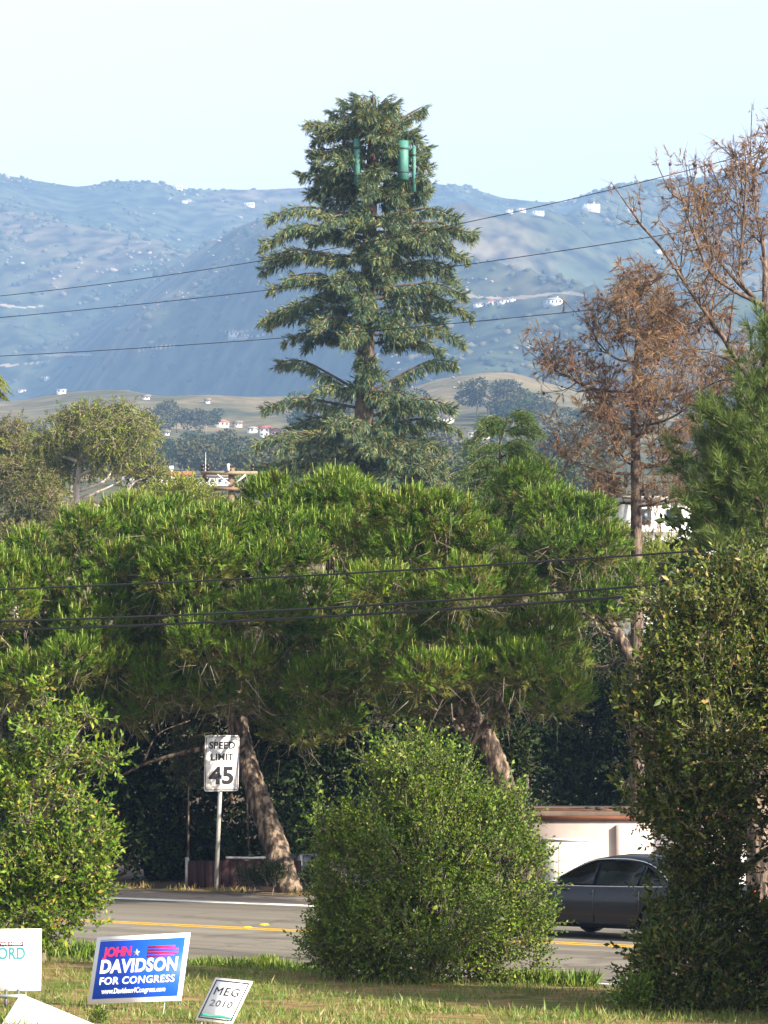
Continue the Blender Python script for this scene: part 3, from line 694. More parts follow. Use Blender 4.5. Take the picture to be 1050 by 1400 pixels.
tA, bA = pine("big green pine whose pale leaning trunk stands beside the speed limit sign", [(396,1219,70.6),(374,1150,71.2),(348,1075,71.8),(330,1010,72.2),(322,930,72.4),(330,850,72.4)], .30, .16,
     [(225,695),(265,694),(300,700),(325,692),(345,668),(400,654),(470,660),(515,690),(535,760),(525,860),(505,1000),(450,1045),(390,1010),(320,985),(262,1000),(200,950),(190,780)], 71, 4.8, 102)
limb(tA, np.array(tA.location), [P(326,1012,72.2), P(285,1022,72.4), P(240,1032,72.6), P(195,1045,72.8), P(165,1062,73)], .085, .03, BARK_PINE)
limb(tA, np.array(tA.location), [P(195,1045,72.8), P(215,1005,72.6), P(260,985,72.4)], .03, .01, BARK_PINE)
tB, bB = pine("green pine with curved brown trunk rising behind the round bush", [(722,1222,66.5),(705,1130,66.5),(690,1075,66.5),(668,1015,66.5),(645,975,66.4),(632,930,66.3)], .27, .16,
     [(478,700),(500,656),(540,658),(600,676),(650,695),(700,735),(735,790),(775,870),(805,945),(765,990),(705,1000),(655,965),(600,985),(540,990),(490,965),(470,800)], 67, 4.6, 103, old=.3)
for q in ([(640,975),(600,960),(560,962),(520,955)], [(640,985),(600,990),(560,990)], [(648,990),(610,975),(540,975),(500,990)]):
    limb(tB, np.array(tB.location), [P(a, b, 66.4 - i * .5) for i, (a, b) in enumerate(q)], .06, .015, BARK_PINE)
pine("dark green pine standing left of the dead brown pine", [(905,1225,82),(895,1050,82),(862,900,82),(790,800,82)], .24, .12,
     [(655,700),(688,655),(720,640),(752,655),(805,690),(848,700),(875,745),(885,810),(850,850),(780,860),(725,800),(668,750)], 82, 2.6, 104, old=.12)
# long-needled pine at the right
LONG = leafmat("long_pine_needles", [(0, (0.035, 0.065, 0.015)), (0.5, (0.075, 0.115, 0.028)), (1, (0.14, 0.17, 0.045))], trans=.18, spec=.15, clump=(1.1, 1.1, .95))
def long_pine():
    rng = np.random.default_rng(131); d = 60
    base = P(1035, 1200, d); base[2] = gz(base[0], base[1]) - .05
    t = thing("long_needled_pine", base, "long-needled dark green pine in front of the tall dead pine", "tree")
    limb(t, base, [base, P(1040,900,d), P(1048,700,d), P(1062,520,d)], .24, .07, BARK_PINE, "trunk", 10, .06, rng)
    tips = [(1040,450),(1062,470),(1015,545),(1035,520),(965,565),(960,600),(990,580),(1010,600),(985,635),(960,650),(940,690),(1000,670),(1030,620),(1050,560),(1045,660),(1020,720),(985,735),(1000,760),(1045,740),(1055,790),(1070,620),(1080,700),(955,720),(1025,575),(1060,520),(975,690),(930,640)]
    mb = MB(); A = []; D = []
    for px, py in tips:
        for s in range(2):
            tip = P(px + rng.normal() * 6, py + rng.normal() * 6, d + rng.uniform(-1.2, 1.5)); z = tip[2] - rng.uniform(.3, 1.0)
            root = np.array((P(1045, 600, d)[0], d, z)); pth = smooth_path([root, root + (tip - root) * .55 + (0, 0, -.15), tip], 8)
            mb.add(*tube(pth, np.linspace(.04, .015, len(pth)), 5, cap=False), 1)
            dr = nrm(pth[-1] - pth[-3] + np.array((0, 0, .12)))
            for u in np.linspace(0, .55, 6): 
                A.append(tip - dr * u + rng.normal(size=3) * .03); D.append(nrm(dr + rng.normal(size=3) * .3 + np.array((0, 0, .15))))
            for _ in range(16):
                A.append(tip - dr * rng.uniform(.1, 1.2) + rng.normal(size=3) * .27); D.append(nrm(dr * .6 + rng.normal(size=3) * .5 + np.array((0, 0, .4))))
    A = np.array(A); D = np.array(D); tm = [needle_tmpl(rng, 55, .85, .052, (.45, 1.25)) for _ in range(4)]
    scatter(mb, tm, D, A, rng.uniform(.20, .32, len(A)), rng, 0)
    mb.build("crown", [LONG, BARK_PINE], t, base=base)
long_pine()

# ------------------------------------------------------------------ dead pines
def dead_pine(label, trunk, r0, r1, limbs, seed, sub=5, clump_n=1.0, yspread=1.6, dens=1.0):
    rng = np.random.default_rng(seed)
    tp = np.array([P(*q) for q in trunk]); tp[0, 2] = gz(tp[0, 0], tp[0, 1]) - .05
    base = tp[0].copy(); t = thing("dead_pine_tree", base, label, "tree")
    limb(t, base, tp, r0, r1, BARK_DEAD, "trunk", 12, .10, rng, 110)
    mb = MB(); tips = []
    def grow(pth, r, depth):
        n = len(pth); L = np.linalg.norm(np.diff(pth, axis=0), axis=1).sum()
        if depth == 0: tips.append((pth[-1], nrm(pth[-1] - pth[-2]))); return
        k = max(2, int(sub * (1 if depth == 2 else .8) * dens * min(1.6, L / 1.5 + .3)))
        for _ in range(k):
            u = rng.uniform(.25, 1.0) if depth == 2 else rng.uniform(.3, 1.0); i = min(n - 2, int(u * (n - 1))); a = pth[i]
            dr = nrm(pth[i+1] - pth[i]); d = nrm(dr * .55 + rng.normal(size=3) * .62 + np.array((0, 0, .32)))
            ln = min(1.3, L * rng.uniform(.22, .5)) if depth == 2 else rng.uniform(.25, .6)
            b = a + d * ln + np.array((0, 0, ln * .22)); m = a + d * ln * .5 + rng.normal(size=3) * ln * .06 - np.array((0, 0, ln * .06))
            q = smooth_path([a, m, b], 5); rr = r * (.42 if depth == 2 else .5)
            mb.add(*tube(q, np.linspace(rr, rr * .45, len(q)), 4, cap=False), 0); grow(q, rr, depth - 1)
        tips.append((pth[-1], nrm(pth[-1] - pth[-2])))
    for pts, r in limbs:
        pth = smooth_path(np.array(pts), 16); lm = MB(); lm.add(*tube(pth, np.linspace(r * .68, r * .2, len(pth)), 6, wob=.12, rng=rng))
        lm.build("limb", BARK_DEAD, t, smooth=True, base=base); grow(pth, r * .6, 2)
    TP = np.array([a for a, b in tips]); TD = np.array([b for a, b in tips]); k = rng.uniform(0, 1, len(TP)) < .62 * clump_n
    A, Dd = TP[k], TD[k]; n3 = 3
    Ar = np.repeat(A, n3, 0) + rng.normal(size=(len(A) * n3, 3)) * .05; Dr = nrm(np.repeat(Dd, n3, 0) * .35 + rng.normal(size=(len(A) * n3, 3)) * .4 + (0, 0, -.35))
    tm = [needle_tmpl(rng, 22, .60, .05, (.1, .8)) for _ in range(4)]
    scatter(mb, tm, Dr, Ar, rng.uniform(.17, .31, len(Ar)), rng, 1)
    for _ in range(2): twig_field(mb, TP, TD, .32, .006, rng, 0)
    c = rng.uniform(0, 1, len(TP)) < .35; C = TP[c] - TD[c] * .1
    scatter(mb, [(v * (.6, .6, .9), f) for v, f in lumps[:3]], nrm(rng.normal(size=C.shape) + (0, 0, 1)), C, rng.uniform(.05, .085, len(C)), rng, 2)
    mb.build("dead_twigs", [BARK_DEAD, RUSTY, CONE], t, base=base)
    return t
def round_limbs(tr, Y, rows, rng):
    """limbs leaving the trunk row by row: (row, reach px, rise px)"""
    out = []
    for py, reach, rise in rows:
        x0 = np.interp(py, [q[1] for q in tr][::-1], [q[0] for q in tr][::-1])
        n = 5 if py > 480 else 4
        for i in range(n):
            az = i * 6.283 / n + rng.uniform(-.5, .5) + py; a = P(x0, py + rng.uniform(-12, 12), Y); L = M(reach, Y) * rng.uniform(.5, 1.2)
            h = np.array((math.cos(az), math.sin(az) * .8, 0)); z = M(rise, Y) * rng.uniform(.7, 1.2)
            out.append(([a, a + h * L * .4 + (0, 0, z * .1), a + h * L * .75 + (0, 0, z * .45), a + h * L + (0, 0, z)], .035 + L * .011))
    return out
r_ = np.random.default_rng(140)
trk = [(872,1215,84),(871,960,84),(870,700,84),(868,560,84),(871,470,84),(872,385,84)]
dead_pine("dead brown pine with rusty needle tufts and slim upright trunk", trk, .22, .03,
          round_limbs(trk, 84, [(690,90,20),(640,125,45),(590,135,60),(540,130,70),(495,95,75),(450,65,60),(420,40,45)], r_), 141, sub=6, clump_n=1.4, dens=1.0)
Yd = 78
def LP(pts, r, dy=0.0): return ([P(a, b, Yd + dy * i) for i, (a, b) in enumerate(pts)], r)
dead_pine("tall bare dead pine with long upswept limbs above the long-needled pine", [(1075,1215,Yd),(1072,800,Yd),(1068,600,Yd),(1060,480,Yd),(1048,415,Yd)], .30, .10,
          [LP([(1062,560),(1010,498),(985,455),(945,400),(905,340),(870,302)], .11, -.2), LP([(1050,420),(1005,398),(970,370),(945,310),(928,258)], .09, -.25),
           LP([(1050,425),(1020,398),(990,365),(965,330),(957,290),(958,252)], .085, .3), LP([(1045,418),(1045,350),(1034,290),(1030,240),(1040,205)], .10, .15), LP([(1030,405),(1012,380),(1015,320),(1020,250),(1018,200)], .075, -.15),
           LP([(1060,500),(1030,520),(985,520),(940,545)], .06, .4), LP([(1068,600),(1030,570),(975,560),(925,590)], .06, .5), LP([(1070,640),(1110,560),(1140,480)], .1, .3), LP([(1060,480),(1085,400),(1095,300)], .1, .2),
           LP([(1010,498),(960,480),(915,488),(880,470)], .05, -.4), LP([(1000,400),(950,440),(905,450)], .04, .5)], 142, sub=7, clump_n=1.1, dens=1.0)

# ------------------------------------------------------------------ mast tree: a phone mast dressed as a conifer
NEED_BLUE = leafmat("artificial_needles", [(0, (0.020, 0.055, 0.042)), (0.35, (0.045, 0.11, 0.075)), (0.6, (0.10, 0.14, 0.05)), (0.82, (0.25, 0.22, 0.065)), (0.92, (0.14, 0.18, 0.07)), (1, (0.08, 0.24, 0.18))], trans=.08, rough=.5, clump=(1.25, 1.05, .85), cscale=.55)
def mast_tree():
    rng = np.random.default_rng(150); Y = 150.0
    base = P(494, 980, Y); base[2] = gz(base[0], Y) - .1
    t = thing("mast_tree", base, "very tall slender conifer-like phone mast with tiered drooping branches", "mast tree")
    ax = lambda py: P(np.interp(py, [140, 300, 560, 980], [512, 506, 498, 492]), py, Y)
    mb = MB(); pth = np.array([base, ax(800), ax(660), ax(560), ax(450), ax(300), ax(200), ax(150)]); mb.add(*tube(smooth_path(pth, 24), np.linspace(.62, .22, len(smooth_path(pth, 24))), 14))
    mb.build("trunk", surf("mast_bark_cladding", [(0.4, (0.05, 0.035, 0.028)), (0.6, (0.17, 0.12, 0.09))], 4, rough=.95, bump=.8, bscale=9, stretch=(1, 1, .3), bdist=.05), t, smooth=True, base=base)
    tm = [needle_tmpl(rng, 11, .8, .125, (.15, .75)) for _ in range(6)]
    bark = plain("branch_brown", (.085, .06, .045), .9)
    B = []                                                     # row on trunk, tip px, tip py, depth of the tip (+ away)
    side = [(182,421,168),(215,428,205),(262,414,236),(262,425,262),(278,445,275),(250,430,225),
            (298,373,296),(318,362,334),(330,385,315),(352,362,368),(362,366,352),(392,373,392),(398,400,378),(428,362,434),(420,390,422),(448,370,440),(462,392,466),(455,420,470),(540,384,494),(540,432,532),
            (560,366,556),(575,398,585),(598,404,602),(606,354,604),(620,385,612),(632,390,634),(640,360,652),(652,330,648),(655,420,665),
            (195,577,146),(205,566,178),(230,583,200),(262,582,240),(278,578,270),(240,585,255),(272,560,282),
            (300,622,296),(310,640,322),(318,612,330),(345,636,352),(350,644,318),(372,622,380),(378,610,362),(396,632,402),(410,612,412),(425,640,428),(440,604,438),(452,630,466),(470,600,478),(458,575,470),(540,620,494),(535,566,548),
            (560,617,556),(572,590,560),(585,625,585),(598,575,585),(604,603,612),(622,580,606),(632,605,632),(640,590,645),(655,622,652),(662,610,668),
            (172,432,190),(190,436,215),(225,440,245),(240,432,262),(180,572,190),(200,580,215),(222,586,228),(245,580,262),(168,455,152),(160,470,135),(158,490,130),(156,510,128),(158,528,134),(160,545,158),(172,540,140),(175,440,182)]
    for r_0, tx, ty in side: B.append((r_0, tx, ty, rng.uniform(-1.6, 1.6) * (.5 if r_0 < 290 else 1)))
    for r_0 in list(range(155, 275, 11)) + [303, 303, 332, 332, 358, 358, 386, 386, 414, 414, 443, 443, 458, 508, 522, 582, 582, 606, 606, 632, 632, 655, 655]:   # towards and away from the viewer
        w = 50 if r_0 < 290 else 80
        if 276 < r_0 < 296 or 462 < r_0 < 500: continue
        if 500 <= r_0 <= 535: w = 30
        for s in ((-1, 1) if rng.uniform() < .5 else (-1,)):
            dx = rng.uniform(-1, 1) * w; B.append((r_0 - 6, 500 + dx, r_0 + rng.uniform(-8, 14), s * math.sqrt(max(.1, 1 - (dx / w / 1.15) ** 2)) * M(w, Y) * 1.3))
    for r_0 in (490, 500, 532, 545, 288, 296, 312, 326, 342, 352, 370, 380, 398, 408, 424, 436, 452, 468, 512, 590, 618, 645):   # short ones in front of the trunk
        B.append((r_0 - 8, 503 + rng.uniform(-26, 26), r_0 + rng.uniform(-4, 8), -M(rng.uniform(26, 50), Y)))
    for i, (r0_, tx, ty, dy) in enumerate(B):
        a = ax(r0_); b = P(tx, ty, Y + dy); L = np.linalg.norm(b - a)
        lift = .10 * L if r0_ > 290 else .04 * L
        pth = smooth_path([a, a + (b - a) * .35 + (0, 0, lift * .6), a + (b - a) * .72 + (0, 0, lift), b], 12)
        mb = MB(); mb.add(*tube(pth, np.linspace(.085, .025, len(pth)), 5, cap=False)); br = mb.build("branch", bark, t, base=base)
        h = nrm(np.array((b[0]-a[0], b[1]-a[1], 0))); sidev = np.array((-h[1], h[0], 0))
        n = int(44 * L + 18); u = np.where(rng.uniform(0, 1, n) < .06, 1.0, rng.uniform(.12, 1, n) ** .8)
        idx = np.clip(u * (len(pth) - 1), 0, len(pth) - 1.001); i0 = idx.astype(int); f = (idx - i0)[:, None]
        c = pth[i0] * (1 - f) + pth[i0 + 1] * f
        wid = .40 * np.sin(np.clip(u, 0, 1) * math.pi * .82 + .25); sv = rng.uniform(-1, 1, n)
        T = c + sidev * (sv * wid)[:, None] + h * (np.abs(sv) * .12)[:, None] + np.stack([0*u, 0*u, -.10 * np.abs(sv) + rng.uniform(-.12, .06, n)], 1)
        D = nrm(np.array((0, 0, -1.0)) + h * .5 + sidev * (sv * .5)[:, None] + rng.normal(size=(n, 3)) * .30)
        upk = rng.uniform(0, 1, n) < (.28 if r0_ < 290 else .16); D[upk] = nrm(D[upk] * (1, 1, -.35) + h * .5)
        mb = MB(); scatter(mb, tm, D, T, rng.uniform(.24, .44, n) * (.85 + .3 * (1 - u)), rng)
        mb.build("needles", NEED_BLUE, br, base=base)
    pm = plain("antenna_green_paint", (.05, .17, .14), .55)
    for px, y0, y1, rr, dy in ((488,190,252,.155,-1.25),(551,193,246,.26,-1.1),(566,200,262,.09,-.8),(575,215,275,.10,-.2),(462,228,282,.10,.4),(530,205,260,.14,1.2)):
        p0 = P(px, y1, Y + dy); p1 = P(px, y0, Y + dy); mb = MB(); mb.add(*tube([p0, (p0+p1)/2, p1], rr, 12)); an = mb.build("antenna", pm, t, base=base)
        q = ax((y0+y1)/2); mb = MB(); m_ = (p0+p1)/2; q = np.array((q[0], q[1], m_[2])); mb.add(*tube([q, (q+m_)/2, m_], .04, 5)); mb.build("mounting_arm", bark, an, base=base)
        for fz in (.2, .8):
            c_ = p0 + (p1 - p0) * fz; mb = MB(); mb.add(*tube([c_ - (0, 0, .05), c_ + (0, 0, .05)], rr * 1.08, 12)); mb.build("clamp_band", plain("dark_band", (.03, .06, .055), .6), an, base=base)
mast_tree()

# ------------------------------------------------------------------ cedar
CEDAR = leafmat("cedar_needles", [(0, (0.035, 0.075, 0.022)), (0.5, (0.07, 0.125, 0.03)), (1, (0.12, 0.17, 0.045))], trans=.2)
def cedar():
    rng = np.random.default_rng(160); Y = 96.0
    base = P(688, 1000, Y); base[2] = gz(base[0], Y) - .05
    t = thing("cedar_tree", base, "young drooping cedar with nodding tip beside the mast tree", "tree")
    ax = [base, P(688,800,Y), P(687,690,Y), P(684,620,Y), P(688,585,Y), P(703,566,Y), P(722,568,Y)]
    limb(t, base, ax, .09, .012, BARK_PINE, "trunk", 8, .05, rng, 24)
    tm = [needle_tmpl(rng, 18, .34, .05, (.4, 1.3)) for _ in range(4)]
    tips = [(680,560+12,660,580),(690,585,645,602),(690,590,730,588),(700,568,738,582),(686,610,648,618),(686,612,728,604),(685,628,640,636),(685,625,742,618),(685,640,632,652),(685,640,735,640),(684,655,640,668),(684,655,738,655),(684,665,625,688),(684,668,742,672),(684,680,618,700),(684,684,745,694),(684,700,625,720),(684,704,740,716),(700,566,724,566),(690,578,672,572)]
    for a0, a1, tx, ty in tips:
        for dy in (-1.1, -.3, .9):
            a = P(a0, a1, Y); b = P(tx + rng.normal() * 4, ty + rng.normal() * 4, Y + dy * rng.uniform(.2, 1)); L = np.linalg.norm(b - a)
            pth = smooth_path([a, a + (b-a)*.5 + (0, 0, .10*L), b - (0, 0, .12*L)], 9); mb = MB(); mb.add(*tube(pth, np.linspace(.025, .008, len(pth)), 4, cap=False)); br = mb.build("branch", BARK_PINE, t, base=base)
            n = int(70 * L) + 18; u = rng.uniform(.1, 1, n); k = u * (len(pth)-1.001); i0 = k.astype(int); f = (k-i0)[:, None]; c = pth[i0]*(1-f)+pth[i0+1]*f
            h = nrm(b - a); sv = np.cross(h, (0, 0, 1.)); s = rng.uniform(-1, 1, n)
            T = c + sv * (s * .34 * (1.15 - u))[:, None] + (0, 0, -.12) * rng.uniform(0, 1, (n, 1)); D = nrm(h * .8 + sv * (s * .8)[:, None] + (0, 0, -.4) + rng.normal(size=(n, 3)) * .3)
            mb = MB(); scatter(mb, tm, D, T, rng.uniform(.16, .30, n), rng); mb.build("needles", CEDAR, br, base=base)
cedar()

# ------------------------------------------------------------------ broadleaf trees and shrubs made of leafy shoots
def leafy(name, label, cat, blobs, baseP, n, tmpl, size, mats, seed, inner=.6, upb=.25, outw=.7, rnd=.5, trunk_r=.06, nlimb=8, bark=BARK_GREY, group=None, stems=1, twig=.012, trunk_pts=None, keep=.55, part="foliage", gap=0.0, gs=.45, spikes=0, slen=1.8):
    rng = np.random.default_rng(seed); bw = [blob_w(b) for b in blobs]
    base = np.array(baseP, float); t = thing(name, base, label, cat, group)
    cen = np.mean([b[0] for b in bw], 0); top = np.array((base[0] * .6 + cen[0] * .4, base[1] * .6 + cen[1] * .4, cen[2]))
    if trunk_pts is not None: tp = np.array(trunk_pts)
    else: tp = np.array([base, base + (top - base) * .5 + (rng.normal() * .05, rng.normal() * .05, 0), top])
    limb(t, base, tp, trunk_r, trunk_r * .45, bark, "trunk", 8, .06, rng)
    tpath = smooth_path(tp, 14)
    for i in rng.choice(len(bw), min(nlimb, len(bw)), replace=False):
        c = bw[i][0]; j = int(np.clip(np.searchsorted(tpath[:, 2], c[2] - .5 * abs(c[0] - tpath[0, 0]) - .2), 1, len(tpath) - 1)); limb(t, base, curve_to(tpath[j], c, rng, sag=.03), trunk_r * .5, trunk_r * .15, bark, rng=rng)
    mb = MB(); p, nn, idx = sample_blobs(bw, n, rng, inner, .15, keep)
    if gap:
        q = fbm((p[:, 0] + .6 * p[:, 1]) / gs, (p[:, 2] - .35 * p[:, 1]) / gs, seed, 2) + .5; kq = q > gap * rng.uniform(.8, 1.2, len(p)); p, nn = p[kq], nn[kq]
    D = nrm(nn * outw + np.array((0, 0, upb)) + rng.normal(size=p.shape) * rnd); Sc = size * rng.uniform(.6, 1.35, len(p))
    if spikes:                                                 # stray long shoots past the outline
        ps, ns, _ = sample_blobs(bw, spikes, rng, .85, .3, .8); ds = nrm(ns * .8 + (0, 0, .55) + rng.normal(size=ps.shape) * .3)
        p = np.concatenate([p, ps]); D = np.concatenate([D, ds]); Sc = np.concatenate([Sc, size * slen * rng.uniform(.7, 1.3, len(ps))])
    tms = [tmpl(rng) for _ in range(6)]
    if len(mats) == 2: sel = np.zeros(len(p), bool)
    else: sel = rng.uniform(0, 1, len(p)) < .3
    scatter(mb, tms, D[~sel], p[~sel], Sc[~sel], rng, 0)
    if sel.any(): scatter(mb, tms, D[sel], p[sel], Sc[sel], rng, 2)
    for c_, r_c in bw:  # oversized inner leaves added to block light inside the crown
        nc = 60; sz = np.clip(.22 * min(r_c), .03, .4); scatter(mb, [leaf2_tmpl(.6, .15)], nrm(rng.normal(size=(nc, 3))), c_ + nrm(rng.normal(size=(nc, 3))) * r_c * rng.uniform(0, .45, (nc, 1)), sz * rng.uniform(.7, 1.3, nc), rng, 0)
    if twig: tk = rng.uniform(0, 1, len(p)) < .5; mb.add(*sticks(p[tk] - D[tk] * Sc[tk, None] * .4, p[tk] + D[tk] * Sc[tk, None] * .95, twig, twig * .4), 1)
    mb.build(part, mats, t, base=base); return t, bw
# --- far side of the valley: wooded slope
def valley_trees():
    rng = np.random.default_rng(171)
    mats = [leafmat("valley_foliage_%s" % k, [(0, a), (1, b)], trans=.15, rough=.8, spec=.1, cscale=.25) for k, a, b in (("dark", (.028,.045,.02), (.06,.08,.032)), ("olive", (.05,.06,.025), (.10,.10,.045)), ("grey", (.06,.065,.045), (.11,.11,.075)))]
    protos = []
    for v in range(6):
        m = mats[v % 3]; nb = 11; H = 1.0
        bl = [(np.array((rng.normal() * .24, rng.normal() * .24, .42 + .42 * rng.uniform())), np.array((.22, .22, .17)) * rng.uniform(.7, 1.25)) for _ in range(nb)]
        mb = MB(); p, nn, _ = sample_blobs(bl, 1500, rng, .55, .1, .5)
        scatter(mb, [leaf2_tmpl(.75, .2)], nrm(nn + rng.normal(size=p.shape) * .7), p, rng.uniform(.05, .10, len(p)), rng)
        cm = mb.mesh("crown", m); tm = MB(); pth = smooth_path([(0,0,-.08),(.02,0,.25),(0,.02,.6)], 6); tm.add(*tube(pth, np.linspace(.03, .012, len(pth)), 6)); protos.append((cm, tm.mesh("trunk", BARK_GREY), ("dark", "olive", "grey")[v % 3]))
    cnt = 0; lab = {"dark": "dark green tree", "olive": "olive green tree", "grey": "grey-green tree"}
    cand = []
    for _ in range(1400):
        px = rng.uniform(190, 800) if rng.uniform() < .85 else rng.uniform(-40, 1090); Y = 230 + 900 * rng.uniform(0, 1) ** .75
        cand.append((px, Y))
    pos = []
    for px, Y in cand:
        x = (px - 525) / FPX * Y; z = float(gz(x, Y)); hgt = rng.uniform(7, 12.5) * (.75 + .4 * (Y > 500))
        if Y < 330: hgt *= .6
        row = 1000 - (z - CAMH) / FPX ** 0 * FPX / Y; rtop = row - hgt * FPX / Y
        half = .42 * hgt * FPX / Y; bad = False
        for bx, by, bY, bwid in FAR_BLD:
            if bY > Y and bY < 1500 and abs(px - bx) < bwid / 2 + half and rtop < by - 1: bad = True
            if abs(bY - Y) < 14 and abs(px - bx) < bwid / 2 + half: bad = True
        if bad or rtop > 735: continue
        if any(abs(x - a) ** 2 + (Y - b) ** 2 < (hgt * .5) ** 2 for a, b in pos): continue
        pos.append((x, Y)); cm, tr, kd = protos[rng.integers(len(protos))]
        zone = "low on the near valley slope" if Y < 480 else ("halfway up the hazy valley slope" if Y < 800 else "at the foot of the tan grassy hill")
        siz = "tall" if hgt > 10.2 else ("small" if hgt < 7.4 else "middling")
        near = [b for b in FAR_BLD if 500 < b[2] < 1500 and abs(b[2] - Y) < 90 and abs(px - b[0]) < b[3] / 2 + half + 6]
        if near: zone = "beside the pale buildings of the hazy valley"
        lb = siz + " " + lab[kd] + " " + zone
        t = thing("valley_tree", (x, Y, z), lb, "tree", siz + " " + kd + " valley trees " + zone, rng.uniform(0, 6.28)); t.scale = (hgt * rng.uniform(.85, 1.25), hgt * rng.uniform(.85, 1.25), hgt)
        for nm, me in (("trunk", tr), ("crown", cm)):
            o = bpy.data.objects.new(nm, me); COL.objects.link(o); o.parent = t
        cnt += 1
        if cnt >= 190: break
valley_trees()
def palm(label, basep, crown, rad, seed, nf=34, group=None, big=False):
    rng = np.random.default_rng(seed); base = np.array(basep, float); c = np.array(crown, float)
    t = thing("palm_tree", base, label, "palm", group)
    limb(t, base, [base, (base + c) / 2 + (rng.normal() * .1, 0, 0), c], rad * .11, rad * .075, BARK_GREY, "trunk", 7)
    m = bpy.data.materials.get("palm_frond") or leafmat("palm_frond", [(0, (.07, .10, .02)), (1, (.20, .21, .05))], trans=.25)
    for i in range(nf):
        az = i * 2.4; el = rng.uniform(-.9, 1.2); d = np.array((math.cos(az) * math.cos(el), math.sin(az) * math.cos(el), math.sin(el)))
        b = c + d * rad * .6; e = c + d * np.array((1, 1, .4)) * rad + (0, 0, -rad * .35); pth = smooth_path([c, b, e], 8)
        mb = MB(); mb.add(*tube(pth, np.linspace(rad * .018, rad * .005, len(pth)), 3, cap=False)); n = 26 if big else 10
        u = np.repeat(np.linspace(.2, .99, n), 2); k = u * (len(pth) - 1.001); i0 = k.astype(int); f = (k - i0)[:, None]; q = pth[i0]*(1-f) + pth[i0+1]*f
        tg = nrm(pth[np.minimum(i0+1, len(pth)-1)] - pth[i0]); sv = nrm(np.cross(tg, (0, 0, 1.))) * np.tile((1, -1), n)[:, None]
        scatter(mb, [leaf2_tmpl(.13, .02)], nrm(sv + tg * .6 + (0, 0, -.35) + rng.normal(size=q.shape) * .08), q, rad * .32 * np.sin(u * 2.6 + .3) + .02, rng)
        mb.build("frond", m, t, base=base)
for px, py, lb in ((267, 591, 1), (281, 592, 2)):
    g = ground_hit(px, py, 600)
    if g is not None: palm("small feathery palm standing alone on the tan grassy hill", g, g + (0, 0, M(16, g[1])), M(9, g[1]), 170 + lb, nf=18, group="pair of palms on the grassy hill")
b_ = P(-32, 900, 110.0); b_[2] = gz(b_[0], 110.0)
palm("palm with drooping yellow-green fronds beside the dull olive eucalyptus", b_, P(-34, 520, 110.0), M(52, 110.0), 175, nf=46, big=True)
# --- eucalyptus
EUC = leafmat("eucalyptus_leaves", [(0, (.075, .115, .02)), (.5, (.14, .185, .032)), (1, (.22, .25, .06))], trans=.25, spec=.08, rough=.8, cscale=.3, clump=(1.2, 1.05, .75))
EUC2 = leafmat("eucalyptus_leaves_dull", [(0, (.07, .08, .028)), (1, (.16, .155, .06))], trans=.2, spec=.08, rough=.8, cscale=.3)
euc_t = lambda r: shoot_tmpl(r, 12, leaf2_tmpl(.26, .1), .42, (.5, 1.5), 0.0)
def gpos(px, Y): 
    x = (px - 525) / FPX * Y; return np.array((x, Y, float(gz(x, Y)) - .05))
Ye = 175
bl = [(130,572,Ye,46,26),(165,565,Ye-1,28,18),(172,598,Ye-2,44,34),(85,600,Ye,40,32),(195,585,Ye+1,24,26),(112,632,Ye+1,40,26),(200,632,Ye+2,26,26),(62,616,Ye,26,26),(150,625,Ye-2,30,22),(105,575,Ye+2,30,24),(140,596,Ye-3,34,26),(215,655,Ye+1,24,18),(180,650,Ye+2,24,14)]
leafy("eucalyptus_tree", "tall olive-green eucalyptus with slender white limbs, in front of the red-roofed building", "tree", bl, gpos(108, Ye), 2600, euc_t, .46, [EUC, BARK_GREY, EUC2], 181, inner=.35, upb=-.45, outw=.5, trunk_r=.22, nlimb=14, bark=BARK_EUC, twig=.03, keep=.3,
      trunk_pts=[gpos(100, Ye), P(104,715,Ye), P(106,660,Ye), P(112,620,Ye), P(125,590,Ye)])
bl = [(15,595,185,30,26),(30,630,184,30,26),(5,655,183,34,30),(48,655,184,30,26),(15,690,183,36,26),(60,690,183,30,24),(-20,620,185,36,40),(40,720,183,40,22),(75,655,186,18,24)]
leafy("eucalyptus_tree", "dull olive eucalyptus beside the palm fronds, left of the taller one", "tree", bl, gpos(20, 185), 2600, euc_t, .50, [EUC2, BARK_GREY, EUC], 182, inner=.35, upb=-.4, outw=.5, trunk_r=.3, nlimb=9, bark=BARK_EUC, twig=.03, keep=.3)
for i, (px, py, rx, ry, Yq, lab) in enumerate(((250,678,44,24,130,"soft olive shrubby tree between the eucalyptus and the utility pole"), (190,700,50,26,125,"soft green bushy tree below the eucalyptus's right limbs"), (115,715,44,26,128,"brownish olive bushy tree under the eucalyptus trunk"), (30,745,50,30,126,"brown-green bushy tree under the left eucalyptus"), (905,775,50,34,96,"yellow-green shrub below the white building with lean-to"), (840,745,30,28,120,"dusty olive shrub left of the white building"), (600,700,60,26,128,"grey olive shrub behind the cedar's foot"), (440,700,60,30,135,"dusty olive bush at the mast tree's foot"))):
    bb = [(px + dx * rx, py + dy * ry, Yq + dz, rx * .55, ry * .6) for dx, dy, dz in ((-.5,.2,0),(0,-.25,.5),(.5,.1,0),(-.2,.5,-.8),(.3,.55,-.8),(0,.2,-1.2))]
    leafy("bushy_tree", lab, "tree", bb, gpos(px, Yq), 650, euc_t, .44, [EUC if i in (0, 1, 4) else EUC2, BARK_GREY], 190 + i, inner=.4, upb=.1, trunk_r=.14, nlimb=4, twig=.02, keep=.3)
